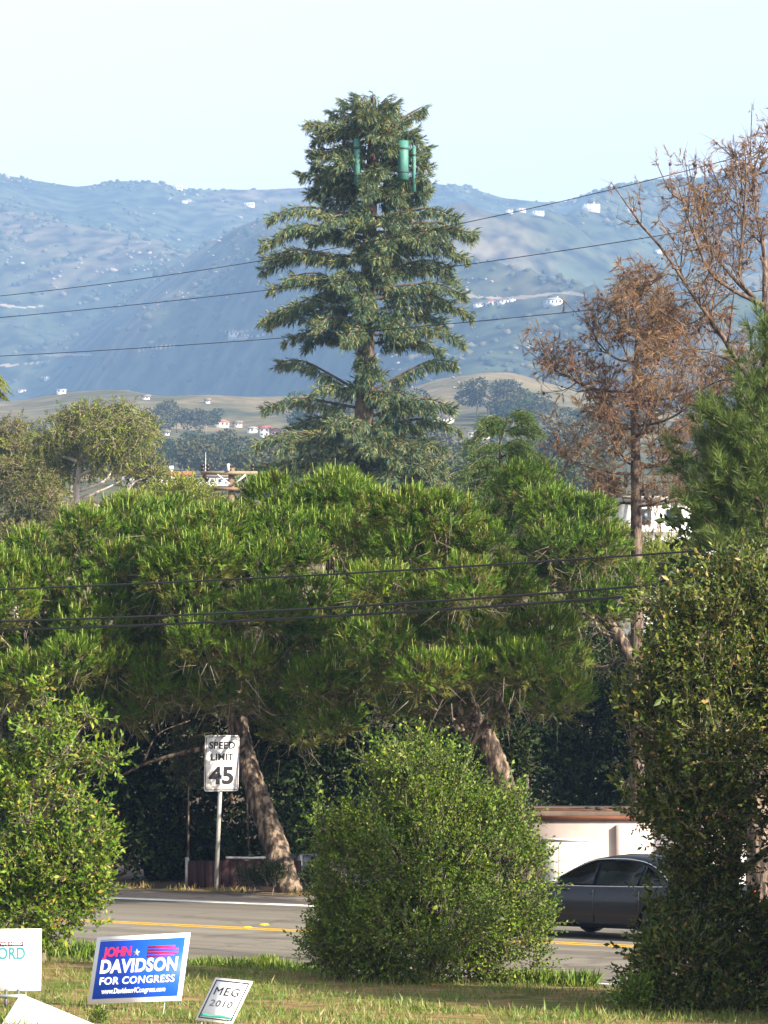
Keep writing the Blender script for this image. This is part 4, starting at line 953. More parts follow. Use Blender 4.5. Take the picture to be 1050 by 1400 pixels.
# --- shaded evergreen shrubs behind the road pines
SHADE = leafmat("shaded_evergreen_leaves", [(0, (.009, .020, .006)), (.6, (.020, .037, .010)), (1, (.04, .058, .018))], trans=.08, spec=.12, cscale=.5)  # leaf colour lowered towards black to deepen the understory shade
SILVER = leafmat("silvery_leaves", [(0, (.06, .09, .04)), (1, (.15, .17, .085))], trans=.2)
ev_t = lambda r: shoot_tmpl(r, 10, leaf2_tmpl(.5, .15), .30, (.6, 1.4), 0.0)
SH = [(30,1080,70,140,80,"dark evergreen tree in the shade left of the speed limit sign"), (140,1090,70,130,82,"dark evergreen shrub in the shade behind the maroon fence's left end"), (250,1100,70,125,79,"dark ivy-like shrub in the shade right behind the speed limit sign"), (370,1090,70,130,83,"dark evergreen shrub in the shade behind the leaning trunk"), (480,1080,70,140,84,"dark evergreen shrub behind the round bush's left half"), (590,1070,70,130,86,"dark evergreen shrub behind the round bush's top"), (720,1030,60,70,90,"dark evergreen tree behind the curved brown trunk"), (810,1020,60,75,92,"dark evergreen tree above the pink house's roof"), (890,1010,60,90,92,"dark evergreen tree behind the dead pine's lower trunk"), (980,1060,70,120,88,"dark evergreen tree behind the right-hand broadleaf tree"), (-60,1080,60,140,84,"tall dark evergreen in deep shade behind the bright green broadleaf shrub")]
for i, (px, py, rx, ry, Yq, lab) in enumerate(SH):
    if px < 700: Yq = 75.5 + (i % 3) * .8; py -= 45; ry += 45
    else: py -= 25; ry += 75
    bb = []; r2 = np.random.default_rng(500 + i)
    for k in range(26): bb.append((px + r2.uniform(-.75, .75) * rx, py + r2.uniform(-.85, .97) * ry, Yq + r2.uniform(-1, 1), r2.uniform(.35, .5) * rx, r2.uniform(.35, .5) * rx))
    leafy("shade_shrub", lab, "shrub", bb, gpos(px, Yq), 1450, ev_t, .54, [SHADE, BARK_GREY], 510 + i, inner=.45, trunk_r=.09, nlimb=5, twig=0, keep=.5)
    
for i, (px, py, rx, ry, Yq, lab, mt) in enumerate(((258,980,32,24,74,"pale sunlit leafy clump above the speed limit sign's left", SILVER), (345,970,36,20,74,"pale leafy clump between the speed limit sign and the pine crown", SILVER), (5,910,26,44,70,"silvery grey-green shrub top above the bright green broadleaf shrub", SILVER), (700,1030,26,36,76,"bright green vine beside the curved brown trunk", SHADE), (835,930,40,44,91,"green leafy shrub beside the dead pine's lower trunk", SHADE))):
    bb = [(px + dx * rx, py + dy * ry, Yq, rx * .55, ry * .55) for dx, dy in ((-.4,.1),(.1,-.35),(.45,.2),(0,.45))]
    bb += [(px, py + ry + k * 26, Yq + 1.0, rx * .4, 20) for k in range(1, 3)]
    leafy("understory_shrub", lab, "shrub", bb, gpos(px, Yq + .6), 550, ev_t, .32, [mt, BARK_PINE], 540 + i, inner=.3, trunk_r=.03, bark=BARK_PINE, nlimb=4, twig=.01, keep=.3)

# --- near: broadleaf shrub at left, round bush, dark tree at right
BROAD = leafmat("broad_glossy_leaves", [(0, (.04, .09, .008)), (.45, (.08, .155, .013)), (.8, (.14, .215, .022)), (.95, (.24, .25, .045)), (1, (.28, .17, .05))], trans=.2, rough=.45, spec=.2, cscale=1.6, clump=(1.1, 1.0, .75))
br_t = lambda r: shoot_tmpl(r, 9, leaf_tmpl(.5, .10, .22), .30, (.7, 1.7), 0.05, jit=.5)
Yl = 46.5
bl = [(68,945,Yl,24,30),(50,965,Yl-.1,18,26),(112,978,Yl+.1,24,26),(130,970,Yl,12,16),(62,992,Yl-.2,32,40),(95,1032,Yl,48,42),(152,1028,Yl,22,16),(170,1022,Yl,12,10),(25,1065,Yl-.1,34,34),(0,1040,Yl,26,26),(115,1065,Yl-.3,30,26),(90,1095,Yl,52,42),(55,1130,Yl-.3,52,50),(145,1128,Yl,24,18),(120,1160,Yl-.2,46,40),(155,1178,Yl,22,16),(95,1195,Yl-.4,56,50),(20,1190,Yl-.2,50,60),(130,1215,Yl,32,30),(60,1255,Yl-.3,60,46),(110,1262,Yl-.2,32,40),(0,1130,Yl,40,50),(-30,1220,Yl,50,70),(20,1275,Yl-.5,40,36),(-35,1120,Yl,40,50)]
bl = [(8 + (a - 8) * .92, b + 14 * (b < 1100), c, d * (.66 if b < 1060 else .80), e * .80) for a, b, c, d, e in bl]
leafy("broadleaf_shrub", "tall bright green broadleaf shrub behind the campaign signs", "shrub", bl, ground_hit(55, 1318, 20, 80), 6400, br_t, .245, [BROAD, BARK_GREY], 201, spikes=60, slen=1.5, inner=.5, upb=.35, outw=.8, rnd=.4, gap=.42, gs=.40, trunk_r=.07, nlimb=12, twig=.008, keep=.55)
SMALL = leafmat("small_glossy_leaves", [(0, (.034, .074, .008)), (.5, (.068, .128, .014)), (.85, (.13, .19, .025)), (1, (.25, .28, .065))], trans=.16, rough=.45, spec=.18, cscale=1.4, clump=(1.15, 1.05, .7))
sm_t = lambda r: shoot_tmpl(r, 14, leaf2_tmpl(.6, .12), .17, (.6, 1.5), 0.0)
gb = ground_hit(585, 1342, 20, 80); Yb = gb[1]
bl = [(540,1024,Yb,12,12),(578,1016,Yb,13,11),(505,1040,Yb,10,9),(560,1056,Yb-.2,38,28),(602,1052,Yb,22,20),(642,1046,Yb,9,8),(520,1075,Yb-.1,24,18),(628,1082,Yb,28,22),(556,1102,Yb-.2,58,36),(612,1122,Yb-.3,54,40),(682,1106,Yb,22,18),(712,1112,Yb,12,12),(668,1130,Yb-.1,40,28),(500,1130,Yb,30,24),(448,1132,Yb,14,12),(432,1124,Yb,7,6),(470,1156,Yb,28,26),(506,1176,Yb-.3,46,42),(580,1176,Yb-.6,82,56),(672,1182,Yb-.3,56,50),(718,1178,Yb,24,34),(706,1240,Yb-.3,44,48),(462,1210,Yb-.1,28,40),(474,1262,Yb,38,44),(590,1262,Yb-.8,98,56),(694,1296,Yb-.4,46,34),(486,1300,Yb-.2,44,32),(570,1312,Yb-.6,76,26),(742,1262,Yb,12,18),(734,1312,Yb,14,16),(648,1316,Yb-.5,40,22),(450,1296,Yb-.3,26,30),(520,1285,Yb-.6,54,44),(470,1270,Yb+.5,42,48),(560,1260,Yb+.5,56,56),(650,1262,Yb+.5,56,56),(500,1318,Yb+.3,54,22),(620,1320,Yb+.3,56,20)]
leafy("round_bush", "large round bush of tiny glossy leaves at the grass edge hiding the road", "bush", bl, gb, 12500, sm_t, .26, [SMALL, BARK_GREY], 202, spikes=330, slen=1.7, inner=.42, upb=.45, outw=.75, rnd=.4, gap=.35, gs=.34, trunk_r=.05, nlimb=16, twig=.005, keep=.6)
DARKB = leafmat("oak_like_leaves", [(0, (.020, .040, .007)), (.5, (.05, .08, .012)), (.85, (.115, .145, .022)), (1, (.22, .15, .06))], trans=.16, rough=.42, spec=.25, cscale=1.0, clump=(1.15, 1.05, .75))
Yr = 39.5
bl = [(1010,800,Yr+.6,50,34),(965,815,Yr+.5,30,22),(925,845,Yr+.2,40,20),(895,832,Yr+.1,18,12),(990,860,Yr,60,44),(1045,840,Yr+.2,50,60),(920,900,Yr-.1,40,26),(905,935,Yr,42,24),(880,960,Yr,26,18),(970,930,Yr-.4,70,50),(1045,930,Yr-.2,60,60),(900,1005,Yr-.1,56,42),(872,1010,Yr,22,22),(980,1020,Yr-.6,70,56),(1055,1030,Yr,60,70),(890,1075,Yr-.2,44,44),(885,1115,Yr,20,20),(950,1100,Yr-.5,60,50),(1030,1100,Yr-.2,44,36),(925,1145,Yr-.2,30,34),(965,1165,Yr-.4,40,46),(978,1205,Yr-.2,24,40),(940,1215,Yr-.2,30,40),(950,1260,Yr-.3,56,40),(1015,1275,Yr-.1,50,40),(912,1292,Yr-.4,34,26),(893,1342,Yr-.8,32,32),(940,1330,Yr-.8,60,50),(1010,1340,Yr-.6,60,56),(900,1385,Yr-1.2,50,30),(980,1390,Yr-1.2,70,36),(1060,1330,Yr,50,80),(1120,1150,Yr,50,100),(1100,950,Yr,60,140)]
leafy("broadleaf_tree", "large dark broadleaf tree with sunlit upper boughs beside the dark sedan", "tree", bl, gpos(985, Yr), 12000, lambda r: shoot_tmpl(r, 11, leaf2_tmpl(.5, .12), .24, (.6, 1.6), 0.0, jit=.4), .27, [DARKB, BARK_GREY], 203, spikes=160, slen=1.6, inner=.4, upb=.35, gap=.36, gs=.45, trunk_r=.10, nlimb=18, twig=.006, keep=.5,
      trunk_pts=[gpos(1000, Yr), P(1000,1250,Yr), P(1008,1100,Yr), P(1005,950,Yr), P(1010,830,Yr)])
# unseen trees added right of the view to shade understory and broadleaf tree
def offstage_tree(px, Y, H, Wd, seed, lab):
    r2 = np.random.default_rng(seed); x = (px - 525) / FPX * Y; z = float(gz(x, Y)); bb = []
    base = np.array((x, Y, z - .05)); rng = r2
    t = thing("added_sun_blocker", base, lab, "tree"); limb(t, base, [base, base + (0.1, 0, H * .35), base + (0, .1, H * .7)], .22, .1, BARK_GREY, "trunk", 8)
    bw = [(base + (r2.normal() * Wd * .28, r2.normal() * Wd * .28, H * r2.uniform(.28, .95)), np.array((1, 1, .8)) * Wd * .22) for _ in range(16)]
    p, nn, _ = sample_blobs(bw, 2200, r2, .4, .1, .4); mb = MB(); scatter(mb, [ev_t(r2) for _ in range(3)], nrm(nn + r2.normal(size=p.shape) * .5), p, r2.uniform(.6, 1.0, len(p)), r2)
    mb.build("crown", SHADE, t, base=base)
offstage_tree(1150, 66.0, 9.0, 5.5, 602, "tall unseen evergreen added out of view to shade the ground under the pines")
offstage_tree(1430, 36.5, 3.9, 4.6, 601, "dense unseen evergreen added out of view to shade the lower dark broadleaf tree")
# ================================================================== OBJECTS
def to_local(o, parent): o.parent = parent; return o
def board_frame(cx, e1, e2):
    """matrix with x along the width, z along the height, -y out of the printed face"""
    x = nrm(np.array(e1)); z = nrm(np.array(e2) - x * np.dot(x, e2)); y = np.cross(z, x)
    m = Matrix(((x[0], y[0], z[0], cx[0]), (x[1], y[1], z[1], cx[1]), (x[2], y[2], z[2], cx[2]), (0, 0, 0, 1))); return m
def text_part(name, body, size, mat, parent, x, z, y=-.012, bold=0.0, shear=0.0, align='CENTER', width=None, ext=.0012, rot=0.0, space=1.0):
    cu = bpy.data.curves.new(name, 'FONT'); cu.body = body; cu.size = size; cu.offset = bold; cu.shear = shear; cu.align_x = align; cu.align_y = 'CENTER'; cu.extrude = ext; cu.space_character = space; cu.resolution_u = 4
    to = bpy.data.objects.new(name, cu); COL.objects.link(to)
    bpy.context.view_layer.update(); dg = bpy.context.evaluated_depsgraph_get()
    me = bpy.data.meshes.new_from_object(to.evaluated_get(dg)); bpy.data.objects.remove(to, do_unlink=True); bpy.data.curves.remove(cu)
    n = len(me.vertices); v = np.zeros(n * 3); me.vertices.foreach_get('co', v); v = v.reshape(-1, 3)
    if width: v[:, 0] *= width / (v[:, 0].max() - v[:, 0].min())
    c, s = math.cos(rot), math.sin(rot); X = v[:, 0] * c - v[:, 1] * s; Z = v[:, 0] * s + v[:, 1] * c
    w = np.stack([X + x, y - v[:, 2], Z + z], 1); me.vertices.foreach_set('co', w.ravel()); me.materials.clear(); me.materials.append(mat); me.update()
    o = bpy.data.objects.new(name, me); COL.objects.link(o); o.parent = parent; return o
def flat(name, pts, y, mat, parent, th=.0015):
    """thin printed shape on a board, pts = (x, z) outline"""
    n = len(pts); p = np.array([(a, y, b) for a, b in pts] + [(a, y + th, b) for a, b in pts]); mb = MB()
    i = np.arange(n); j = (i + 1) % n
    mb.add(p, [np.arange(n)[None], (np.arange(n)[::-1] + n)[None], np.stack([j, i, i + n, j + n], 1)]); return mb.build(name, mat, parent)
def rrect(w, h, r, n=5):
    out = []
    for cx, cz, a0 in ((w/2-r, h/2-r, 0), (-w/2+r, h/2-r, 90), (-w/2+r, -h/2+r, 180), (w/2-r, -h/2+r, 270)):
        out += [(cx + r*math.cos(R(a0 + 90*k/n)), cz + r*math.sin(R(a0 + 90*k/n))) for k in range(n + 1)]
    return out
def ring(name, w, h, r, th_line, y, mat, parent):
    a = rrect(w, h, r); b = rrect(w - 2*th_line, h - 2*th_line, max(.004, r - th_line)); n = len(a)
    p = np.array([(x, y, z) for x, z in a] + [(x, y, z) for x, z in b]); i = np.arange(n); j = (i+1) % n
    return MB().add(p, np.stack([i, j, j + n, i + n], 1)).build(name, mat, parent)
INK = plain("black_sign_ink", (.012, .01, .014), .5); SIGNW = plain("white_sign_sheeting", (.72, .70, .70), .35, spec=.5, var=.05)
GALV = surf("galvanised_steel", [(0.3, (.33, .32, .30)), (0.7, (.55, .53, .50))], 12, rough=.5, metallic=.5)
WOODP = surf("weathered_pole_wood", [(0.3, (.10, .065, .045)), (0.7, (.26, .18, .12))], 4, rough=.95, bump=.4, stretch=(1, 1, .15))

# ------------------------------------------------------------------ speed limit sign
def speed_sign():
    g = Gflat(295, 1218); Y = g[1]; base = np.array((g[0], Y, -.05))
    t = thing("speed_limit_sign", base, "white rectangular speed limit sign on a galvanised post beside the road", "road sign")
    top = P(304, 1010, Y); k = top - base
    mb = MB(); mb.add(*tube([base, base + k*.5, top], [.05, .05, .05], 8)); post = mb.build("post", GALV, t, base=base)
    h = M(76, Y); w = h * .80
    ux = nrm(np.array((.735, .68, 0.0)))                       # board runs away to the right: faces traffic coming from the right
    up = nrm(k); cen = P(303.5, 1043.5, Y) + np.array((.0, -.10, 0))
    m = board_frame(cen, ux, up); bd = bpy.data.objects.new("sign_panel", None)
    face = flat("panel", rrect(w, h, .06), -.004, SIGNW, t, .006); face.matrix_local = Matrix.Translation(-Vector(base)) @ m
    P_ = face
    ring("border_line", w - .05, h - .05, .045, .018, -.0052, INK, P_)
    text_part("lettering", "SPEED", h*.175, INK, P_, 0, h*.315, -.0055, bold=.006, width=w*.76)
    text_part("lettering", "LIMIT", h*.175, INK, P_, 0, h*.105, -.0055, bold=.005, width=w*.66)
    text_part("lettering", "45", h*.42, INK, P_, 0, -h*.235, -.0055, bold=.018, width=w*.72)
    for z in (.44, -.44): 
        b = MB(); a = np.arange(8) * math.pi / 4; v = np.stack([.014*np.cos(a), -.008 + 0*a, z*h + .014*np.sin(a)], 1); b.add(v, np.arange(8)[::-1][None]).build("bolt", GALV, P_)
speed_sign()

# ------------------------------------------------------------------ campaign signs
SHEET = plain("white_corrugated_plastic", (.80, .80, .80), .5, var=.02); BLUE = surf("blue_print", [(0.3, (.006, .07, .62)), (0.7, (.012, .10, .72))], 1.5, rough=.5)
RED = plain("red_print", (.70, .02, .10), .5); WHITE = plain("white_print", (.82, .82, .82), .5, var=.02); GREEN = plain("green_print", (.05, .33, .25), .5); MAROON = plain("maroon_print", (.09, .02, .05), .5); TEAL = plain("teal_print", (.05, .22, .25), .5)
def yard_sign(label, bl, w_vec, h_vec, Y, wire=True, th=.008, name="campaign_sign"):
    """bl = pixel of the lower left corner; vectors in pixels (right, up, away)"""
    k = Y / FPX; o = P(bl[0], bl[1], Y); e1 = np.array((w_vec[0], w_vec[2], w_vec[1])) * k; e2 = np.array((h_vec[0], h_vec[2], h_vec[1])) * k
    w = np.linalg.norm(e1); h = np.linalg.norm(e2); cen = o + e1/2 + e2/2
    gx, gy = cen[0], cen[1]; base = np.array((gx, gy, float(gz(gx, gy)))); t = thing(name, base, label, "campaign sign")
    m = board_frame(cen, e1, e2)
    b = MB().box((0, th/2, 0), (w, th, h)).build("panel", SHEET, t); b.matrix_local = Matrix.Translation(-Vector(base)) @ m
    if wire:
        for s in (-1, 1):
            q = np.array(m @ Vector((s * w * .32, th + .012, -h*.1))); r0 = np.array(m @ Vector((s * w * .32, th + .012, -h*.5))); f = r0 + (r0 - q) * 3; f = r0 + (r0 - q) / (q[2] - r0[2]) * (r0[2] - float(gz(r0[0], r0[1])) + .12)
            mb = MB(); mb.add(*tube([q, r0, f], .007, 5)); mb.build("stake", GALV, t, base=base)
    return t, b, w, h
gy1 = ground_hit(186, 1382, 20, 80)[1]
t, b, w, h = yard_sign("big blue campaign sign with white border, red and white lettering, tilted", (119, 1373), (131, 10, -58), (10, 88, 37), gy1)
flat("blue_field", [(-w*.455, -h*.43), (w*.455, -h*.43), (w*.455, h*.43), (-w*.455, h*.43)], -.003, BLUE, b)
flat("thin_line", [(-w*.455, h*.445), (w*.455, h*.445), (w*.455, h*.45), (-w*.455, h*.45)], -.003, BLUE, b)
text_part("lettering", "JOHN", h*.19, RED, b, -w*.245, h*.255, -.0055, bold=.005, width=w*.30)
for i, (x1, z) in enumerate(((.36, .31), (.40, .265), (.40, .22), (.36, .175))):
    flat("red_stripe", [(.07*w, h*(z-.016)), (w*x1, h*(z-.010)), (w*x1, h*(z+.010)), (.0*w + .07*w, h*(z+.016))], -.0052, RED, b)
star = [(-.045*w + (.052 if k % 2 == 0 else .021) * math.cos(R(90 + 36*k)) * w * .75, h*.235 + (.052 if k % 2 == 0 else .021) * math.sin(R(90 + 36*k)) * w * .75) for k in range(10)]
flat("white_star", star, -.0060, WHITE, b)
text_part("lettering", "DAVIDSON", h*.27, WHITE, b, 0, h*.035, -.0055, bold=.008, width=w*.82, space=1.06)
text_part("lettering", "FOR CONGRESS", h*.15, WHITE, b, 0, -h*.175, -.0055, bold=.003, width=w*.80, space=1.1)
text_part("lettering", "www.Davidson4Congress.com", h*.11, WHITE, b, -.02*w, -h*.325, -.0055, bold=.0015, width=w*.68)
gy2 = ground_hit(292, 1400, 20, 80)[1]
t, b, w, h = yard_sign("small white campaign sign with thin serif-like lettering and green base line, leaning", (266, 1394), (52, -3, -32), (27, 54, 36), gy2)
ring("border_line", w*.90, h*.90, .01, .014, -.0022, INK, b)
text_part("lettering", "MEG", h*.26, INK, b, -.02*w, h*.19, -.0035, bold=.0, width=w*.66, space=1.15)
text_part("lettering", "2010", h*.21, plain("grey_ink", (.07, .07, .09), .5), b, -.02*w, -h*.09, -.0035, bold=.0005, width=w*.60, space=1.15)
wv = [(-w*.42 + w*.84*k/12, -h*.35 + h*.012*math.sin(k)) for k in range(13)]
flat("green_wave", wv + [(a, -h*.40) for a, _ in wv[::-1]], -.0034, GREEN, b)
gy3 = ground_hit(15, 1374, 20, 80)[1]
t, b, w, h = yard_sign("upright white campaign sign with dark green block capitals and maroon strip", (-62, 1355), (117, 1, -6), (1, 83, 6), gy3, name="campaign_sign")
k = w / 117.0
def sx(px): return (px + 62) * k - w/2
flat("maroon_strip", [(sx(-44), h*.215), (sx(31), h*.215), (sx(31), h*.30), (sx(-44), h*.30)], -.003, MAROON, b)
text_part("lettering", "WE NEED", h*.055, WHITE, b, sx(14), h*.257, -.0048, bold=.001, width=30*k)
text_part("lettering", "ORD", h*.27, TEAL, b, sx(14.5), h*.095, -.0035, bold=.005, width=38*k)
text_part("lettering", "Supervisor", h*.06, plain("mauve_ink", (.30, .18, .36), .5), b, sx(12), -h*.035, -.0035, shear=.25, width=33*k)
# fallen white board with a stub of stake beside it
g4 = ground_hit(40, 1399, 20, 80)[1] - .6
t, b, w, h = yard_sign("blank-looking white board lying slumped in the grass under the upright sign", (-18, 1440), (118, -46, -22), (34, 76, 70), g4, wire=False, name="fallen_sign")
text_part("lettering", "AV", h*.10, plain("pale_ink", (.30, .32, .33), .5), b, w*.02, -h*.02, -.0035, width=w*.10)
g5 = P(8, 1374, gy3 - .25); zb = float(gz(g5[0], g5[1])); t = thing("stake_bundle", (g5[0], g5[1], zb), "short grey metal stakes poking from the grass below the upright sign", "stakes")
for dx in (-.09, .0, .13): MB().box((dx, 0, .06), (.03, .03, .26)).build("stake", plain("dull_grey_steel", (.12, .12, .13), .5, metallic=.4), t)
MB().box((.05, -.02, .12), (.34, .02, .035)).build("crossbar", plain("pale_steel", (.35, .36, .38), .4, metallic=.4), t)

# ------------------------------------------------------------------ fence and grey cabinet in the shade
def fence():
    Yf = 72.6; a = P(257, 1213, Yf); b = P(412, 1213, Yf + 1.2); L = np.linalg.norm((b - a)[:2]); zt = P(257, 1176, Yf)[2]; za = float(gz(a[0], a[1])); H = zt - za
    t = thing("board_fence", (a[0], a[1], za), "low dark maroon board fence behind the speed limit sign post", "fence", rotz=math.atan2(b[1]-a[1], b[0]-a[0]))
    mt = surf("maroon_boards", [(0.3, (.018, .006, .008)), (0.7, (.04, .013, .015))], 5, rough=.8, stretch=(4, 4, .5)); n = 14; bwid = L / n; rg = np.random.default_rng(700)
    sh = MB().box((0, 0, H/2 - .05), (bwid - .012, .025, H + .1)).mesh("board", mt)
    for i in range(n):
        o = bpy.data.objects.new("board", sh); COL.objects.link(o); o.parent = t; o.location = ((i + .5) * bwid, rg.uniform(-.006, .006), rg.uniform(-.03, .02) - .002 * i)
    for x in (0, L * .52, L): MB().box((x, .06, H/2), (.07, .07, H + .12)).build("post", GALV, t)
    MB().box((L*.5, .05, H*.8), (L, .04, .07)).build("rail", mt, t)
    mb = MB(); mb.add(*tube([(L*.33, 0, H + .04), (L*.55, 0, H + .02), (L*.75, 0, H + .03)], .035, 6)); mb.build("top_rail", GALV, t)
fence()
def cabinet():
    Yc = 74.5; a = P(394, 1215, Yc); b = P(434, 1215, Yc); zt = P(410, 1170, Yc)[2]; zb = float(gz(a[0], Yc)); w = b[0] - a[0]; H = zt - zb
    t = thing("metal_cabinet", ((a[0]+b[0])/2, Yc, zb), "grey ribbed metal utility cabinet between the leaning trunk and the round bush", "cabinet")
    mt = plain("grey_enamel", (.16, .18, .21), .5); MB().box((0, .35, H/2), (w, .7, H)).build("body", mt, t)
    MB().box((0, .35, H + .02), (w + .06, .76, .04)).build("lid", mt, t); MB().box((w/2 - .05, -.005, H*.62), (.06, .012, H*.6)).build("door_edge", plain("pale_trim", (.5, .5, .5), .5), t)
    for i in range(3): MB().box((-.04, -.006, H*(.5 + .14*i)), (w*.75, .014, .015)).build("rib", plain("grey_dark", (.09, .10, .12), .5), t)
cabinet()

# ------------------------------------------------------------------ dark sedan
def sedan():
    PAINT = plain("dark_blue_paint", (.0025, .0045, .011), .25, metallic=.0, spec=.35, coat=.25, var=.05)
    GLASS = plain("tinted_glass", (.0025, .004, .004), .10, spec=.12); RUB = plain("tyre_rubber", (.015, .015, .016), .85); RIM = plain("alloy", (.42, .42, .43), .3, metallic=.8)
    CHR = plain("bright_trim", (.6, .6, .6), .2, metallic=.9); TAIL = plain("tail_lamp_red", (.45, .015, .015), .2, spec=.6); BLK = plain("black_plastic", (.012, .012, .013), .6)
    HEAD = plain("head_lamp_lens", (.6, .62, .65), .1, spec=.7)
    # car frame: +x forward, +y left (towards the viewer), z up
    gl = Gflat(904, 1289); fwd = nrm(RD + np.array((.06, .07, 0))); left = np.cross((0, 0, 1.), fwd); ctr = gl + fwd * 1.36 - left * .78       # near rear wheel touches here
    t = thing("sedan", (ctr[0], ctr[1], 0.004), "dark blue four-door sedan driving past behind the round bush", "car", rotz=math.atan2(fwd[1], fwd[0])); t.scale = (.96, .96, .96)
    xs = np.array([-2.36,-2.30,-2.1,-1.75,-1.36,-.9,-.3,.3,.9,1.15,1.36,1.8,2.1,2.3,2.38])
    hw = np.interp(xs, [-2.36,-2.25,-1.8,-.8,.6,1.6,2.15,2.38], [.66,.78,.865,.89,.89,.86,.76,.58])
    zt = np.interp(xs, [-2.36,-2.28,-1.75,-1.3,.8,1.15,1.9,2.25,2.38], [.84,.95,.98,.96,.92,.93,.84,.74,.64])
    zb = np.interp(xs, [-2.36,-2.1,-1.6,1.6,2.1,2.38], [.38,.26,.20,.19,.22,.32]); V = []
    for x, w, a, b in zip(xs, hw, zb, zt):
        prof = [(.0,a),(w*.86,a),(w*.97,a+.10),(w,.45*(a+b)-.04),(w*1.0,.62*b+.38*a),(w*.985,b-.13),(w*.93,b-.03),(w*.80,b+.01),(0,b+.045)]
        V += [(x, y, z) for y, z in prof] + [(x, -y, z) for y, z in prof[-2:0:-1]]
    V = np.array(V); m = 16; F = []
    for i in range(len(xs) - 1):
        for j in range(m): F.append((i*m+j, i*m+(j+1) % m, (i+1)*m+(j+1) % m, (i+1)*m+j))
    mb = MB(); mb.add(V, [np.array(F), np.arange(m)[::-1][None], (np.arange(m) + (len(xs)-1)*m)[None]]); body = mb.build("body", PAINT, t, smooth=True)
    bm = bmesh.new(); bm.from_mesh(body.data); bmesh.ops.recalc_face_normals(bm, faces=bm.faces); bm.to_mesh(body.data); bm.free()
    cut = MB()
    for x in (-1.36, 1.36): cut.add(*tube([(x, -1.2, .33), (x, 0, .33), (x, 1.2, .33)], .39, 28))
    co = cut.build("arch_cutter", BLK); bm = bmesh.new(); bm.from_mesh(co.data); bmesh.ops.recalc_face_normals(bm, faces=bm.faces); bm.to_mesh(co.data); bm.free()
    md = body.modifiers.new("arches", 'BOOLEAN'); md.object = co; md.operation = 'DIFFERENCE'; md.solver = 'EXACT'
    sub = body.modifiers.new("soft", 'BEVEL'); sub.width = .012; sub.segments = 2; sub.limit_method = 'ANGLE'; sub.angle_limit = R(40)
    co.parent = t; bpy.context.view_layer.update(); me = bpy.data.meshes.new_from_object(body.evaluated_get(bpy.context.evaluated_depsgraph_get())); body.modifiers.clear(); body.data = me; bpy.data.objects.remove(co, do_unlink=True)
    for x in (-1.36, 1.36): MB().box((x, 0, .42), (.8, 1.3, .40)).build("wheel_well", BLK, body)
    # cabin
    def yy(z): return np.interp(z, [.88, 1.40, 1.46], [.80, .585, .50])
    sil = [(1.22,.90),(1.05,.99),(.72,1.17),(.42,1.32),(.15,1.40),(-.15,1.435),(-.5,1.44),(-.85,1.415),(-1.15,1.35),(-1.5,1.19),(-1.82,1.02),(-1.98,.94)]
    V = [(x, yy(z), z) for x, z in sil] + [(x, 0, z + .02 + .02 * (z > 1.3)) for x, z in sil] + [(x, -yy(z), z) for x, z in sil]; n = len(sil); F = []
    for i in range(n - 1): F += [(i, i+1, n+i+1, n+i), (n+i, n+i+1, 2*n+i+1, 2*n+i)]
    mb = MB(); mb.add(np.array(V), [np.array(F), np.arange(n)[::-1][None], (np.arange(n) + 2*n)[None]]); mb.build("cabin", PAINT, t)
    def side(name, pts, mat, sgn, off, th=.01, parent=t):
        p = [(x, sgn * (yy(z) + off), z) for x, z in pts]; q = [(x, sgn * (yy(z) + off - th), z) for x, z in pts]; k = len(p); i = np.arange(k); j = (i+1) % k
        return MB().add(np.array(p + q), [np.arange(k)[None], (np.arange(k)[::-1] + k)[None], np.stack([i, j, j + k, i + k], 1)]).build(name, mat, parent)
    for sg in (1, -1):
        side("side_window", [(1.02,.955),(.10,.955),(.06,1.345),(.16,1.345),(.42,1.26),(.70,1.125)], GLASS, sg, .012)
        side("side_window", [(.02,.955),(-.86,.955),(-.95,1.30),(-.55,1.375),(-.02,1.355)], GLASS, sg, .012)
        side("side_window", [(-.93,.965),(-1.42,.975),(-1.22,1.19),(-1.02,1.28)], GLASS, sg, .012)
        tr = [(1.10,.945),(.72,1.150),(.42,1.290),(.14,1.378),(-.2,1.402),(-.6,1.402),(-1.0,1.345),(-1.30,1.215),(-1.55,1.03)]
        mb = MB(); mb.add(*tube(smooth_path([(x, sg*(yy(z)+.008), z) for x, z in tr], 30), .010, 4, cap=False)); mb.build("window_trim", CHR, t)
        mb = MB(); mb.add(*tube([(x, sg*(np.interp(x, xs, hw)*.90), np.interp(x, xs, zt)-.012) for x in np.linspace(1.0, -1.7, 12)], .010, 4, cap=False)); mb.build("belt_trim", CHR, t)
        for x in (1.02, .02, -.98):                             # door shuts
            MB().box((x, sg*(np.interp(x, xs, hw) - .012), .58), (.010, .03, .56)).build("door_seam", BLK, t)
        for x in (.14, -.84):
            mb = MB(); mb.add(*tube([(x, sg*.855, .80), (x-.09, sg*.885, .80), (x-.18, sg*.855, .80)], .016, 6)); mb.build("door_handle", PAINT, t)
        mv = IV * (.09, .11, .075); mb = MB(); mb.add(mv + (.82, sg*.99, 1.0), IF); mi_ = mb.build("mirror", CHR if sg > 0 else PAINT, t, smooth=True)
        MB().box((.84, sg*.89, .965), (.06, .14, .03)).build("mirror_arm", BLK, mi_)
        MB().box((-2.24, sg*.62, .80), (.14, .26, .15)).build("tail_lamp", TAIL, t); MB().box((2.2, sg*.60, .66), (.16, .24, .10)).build("head_lamp", HEAD, t)
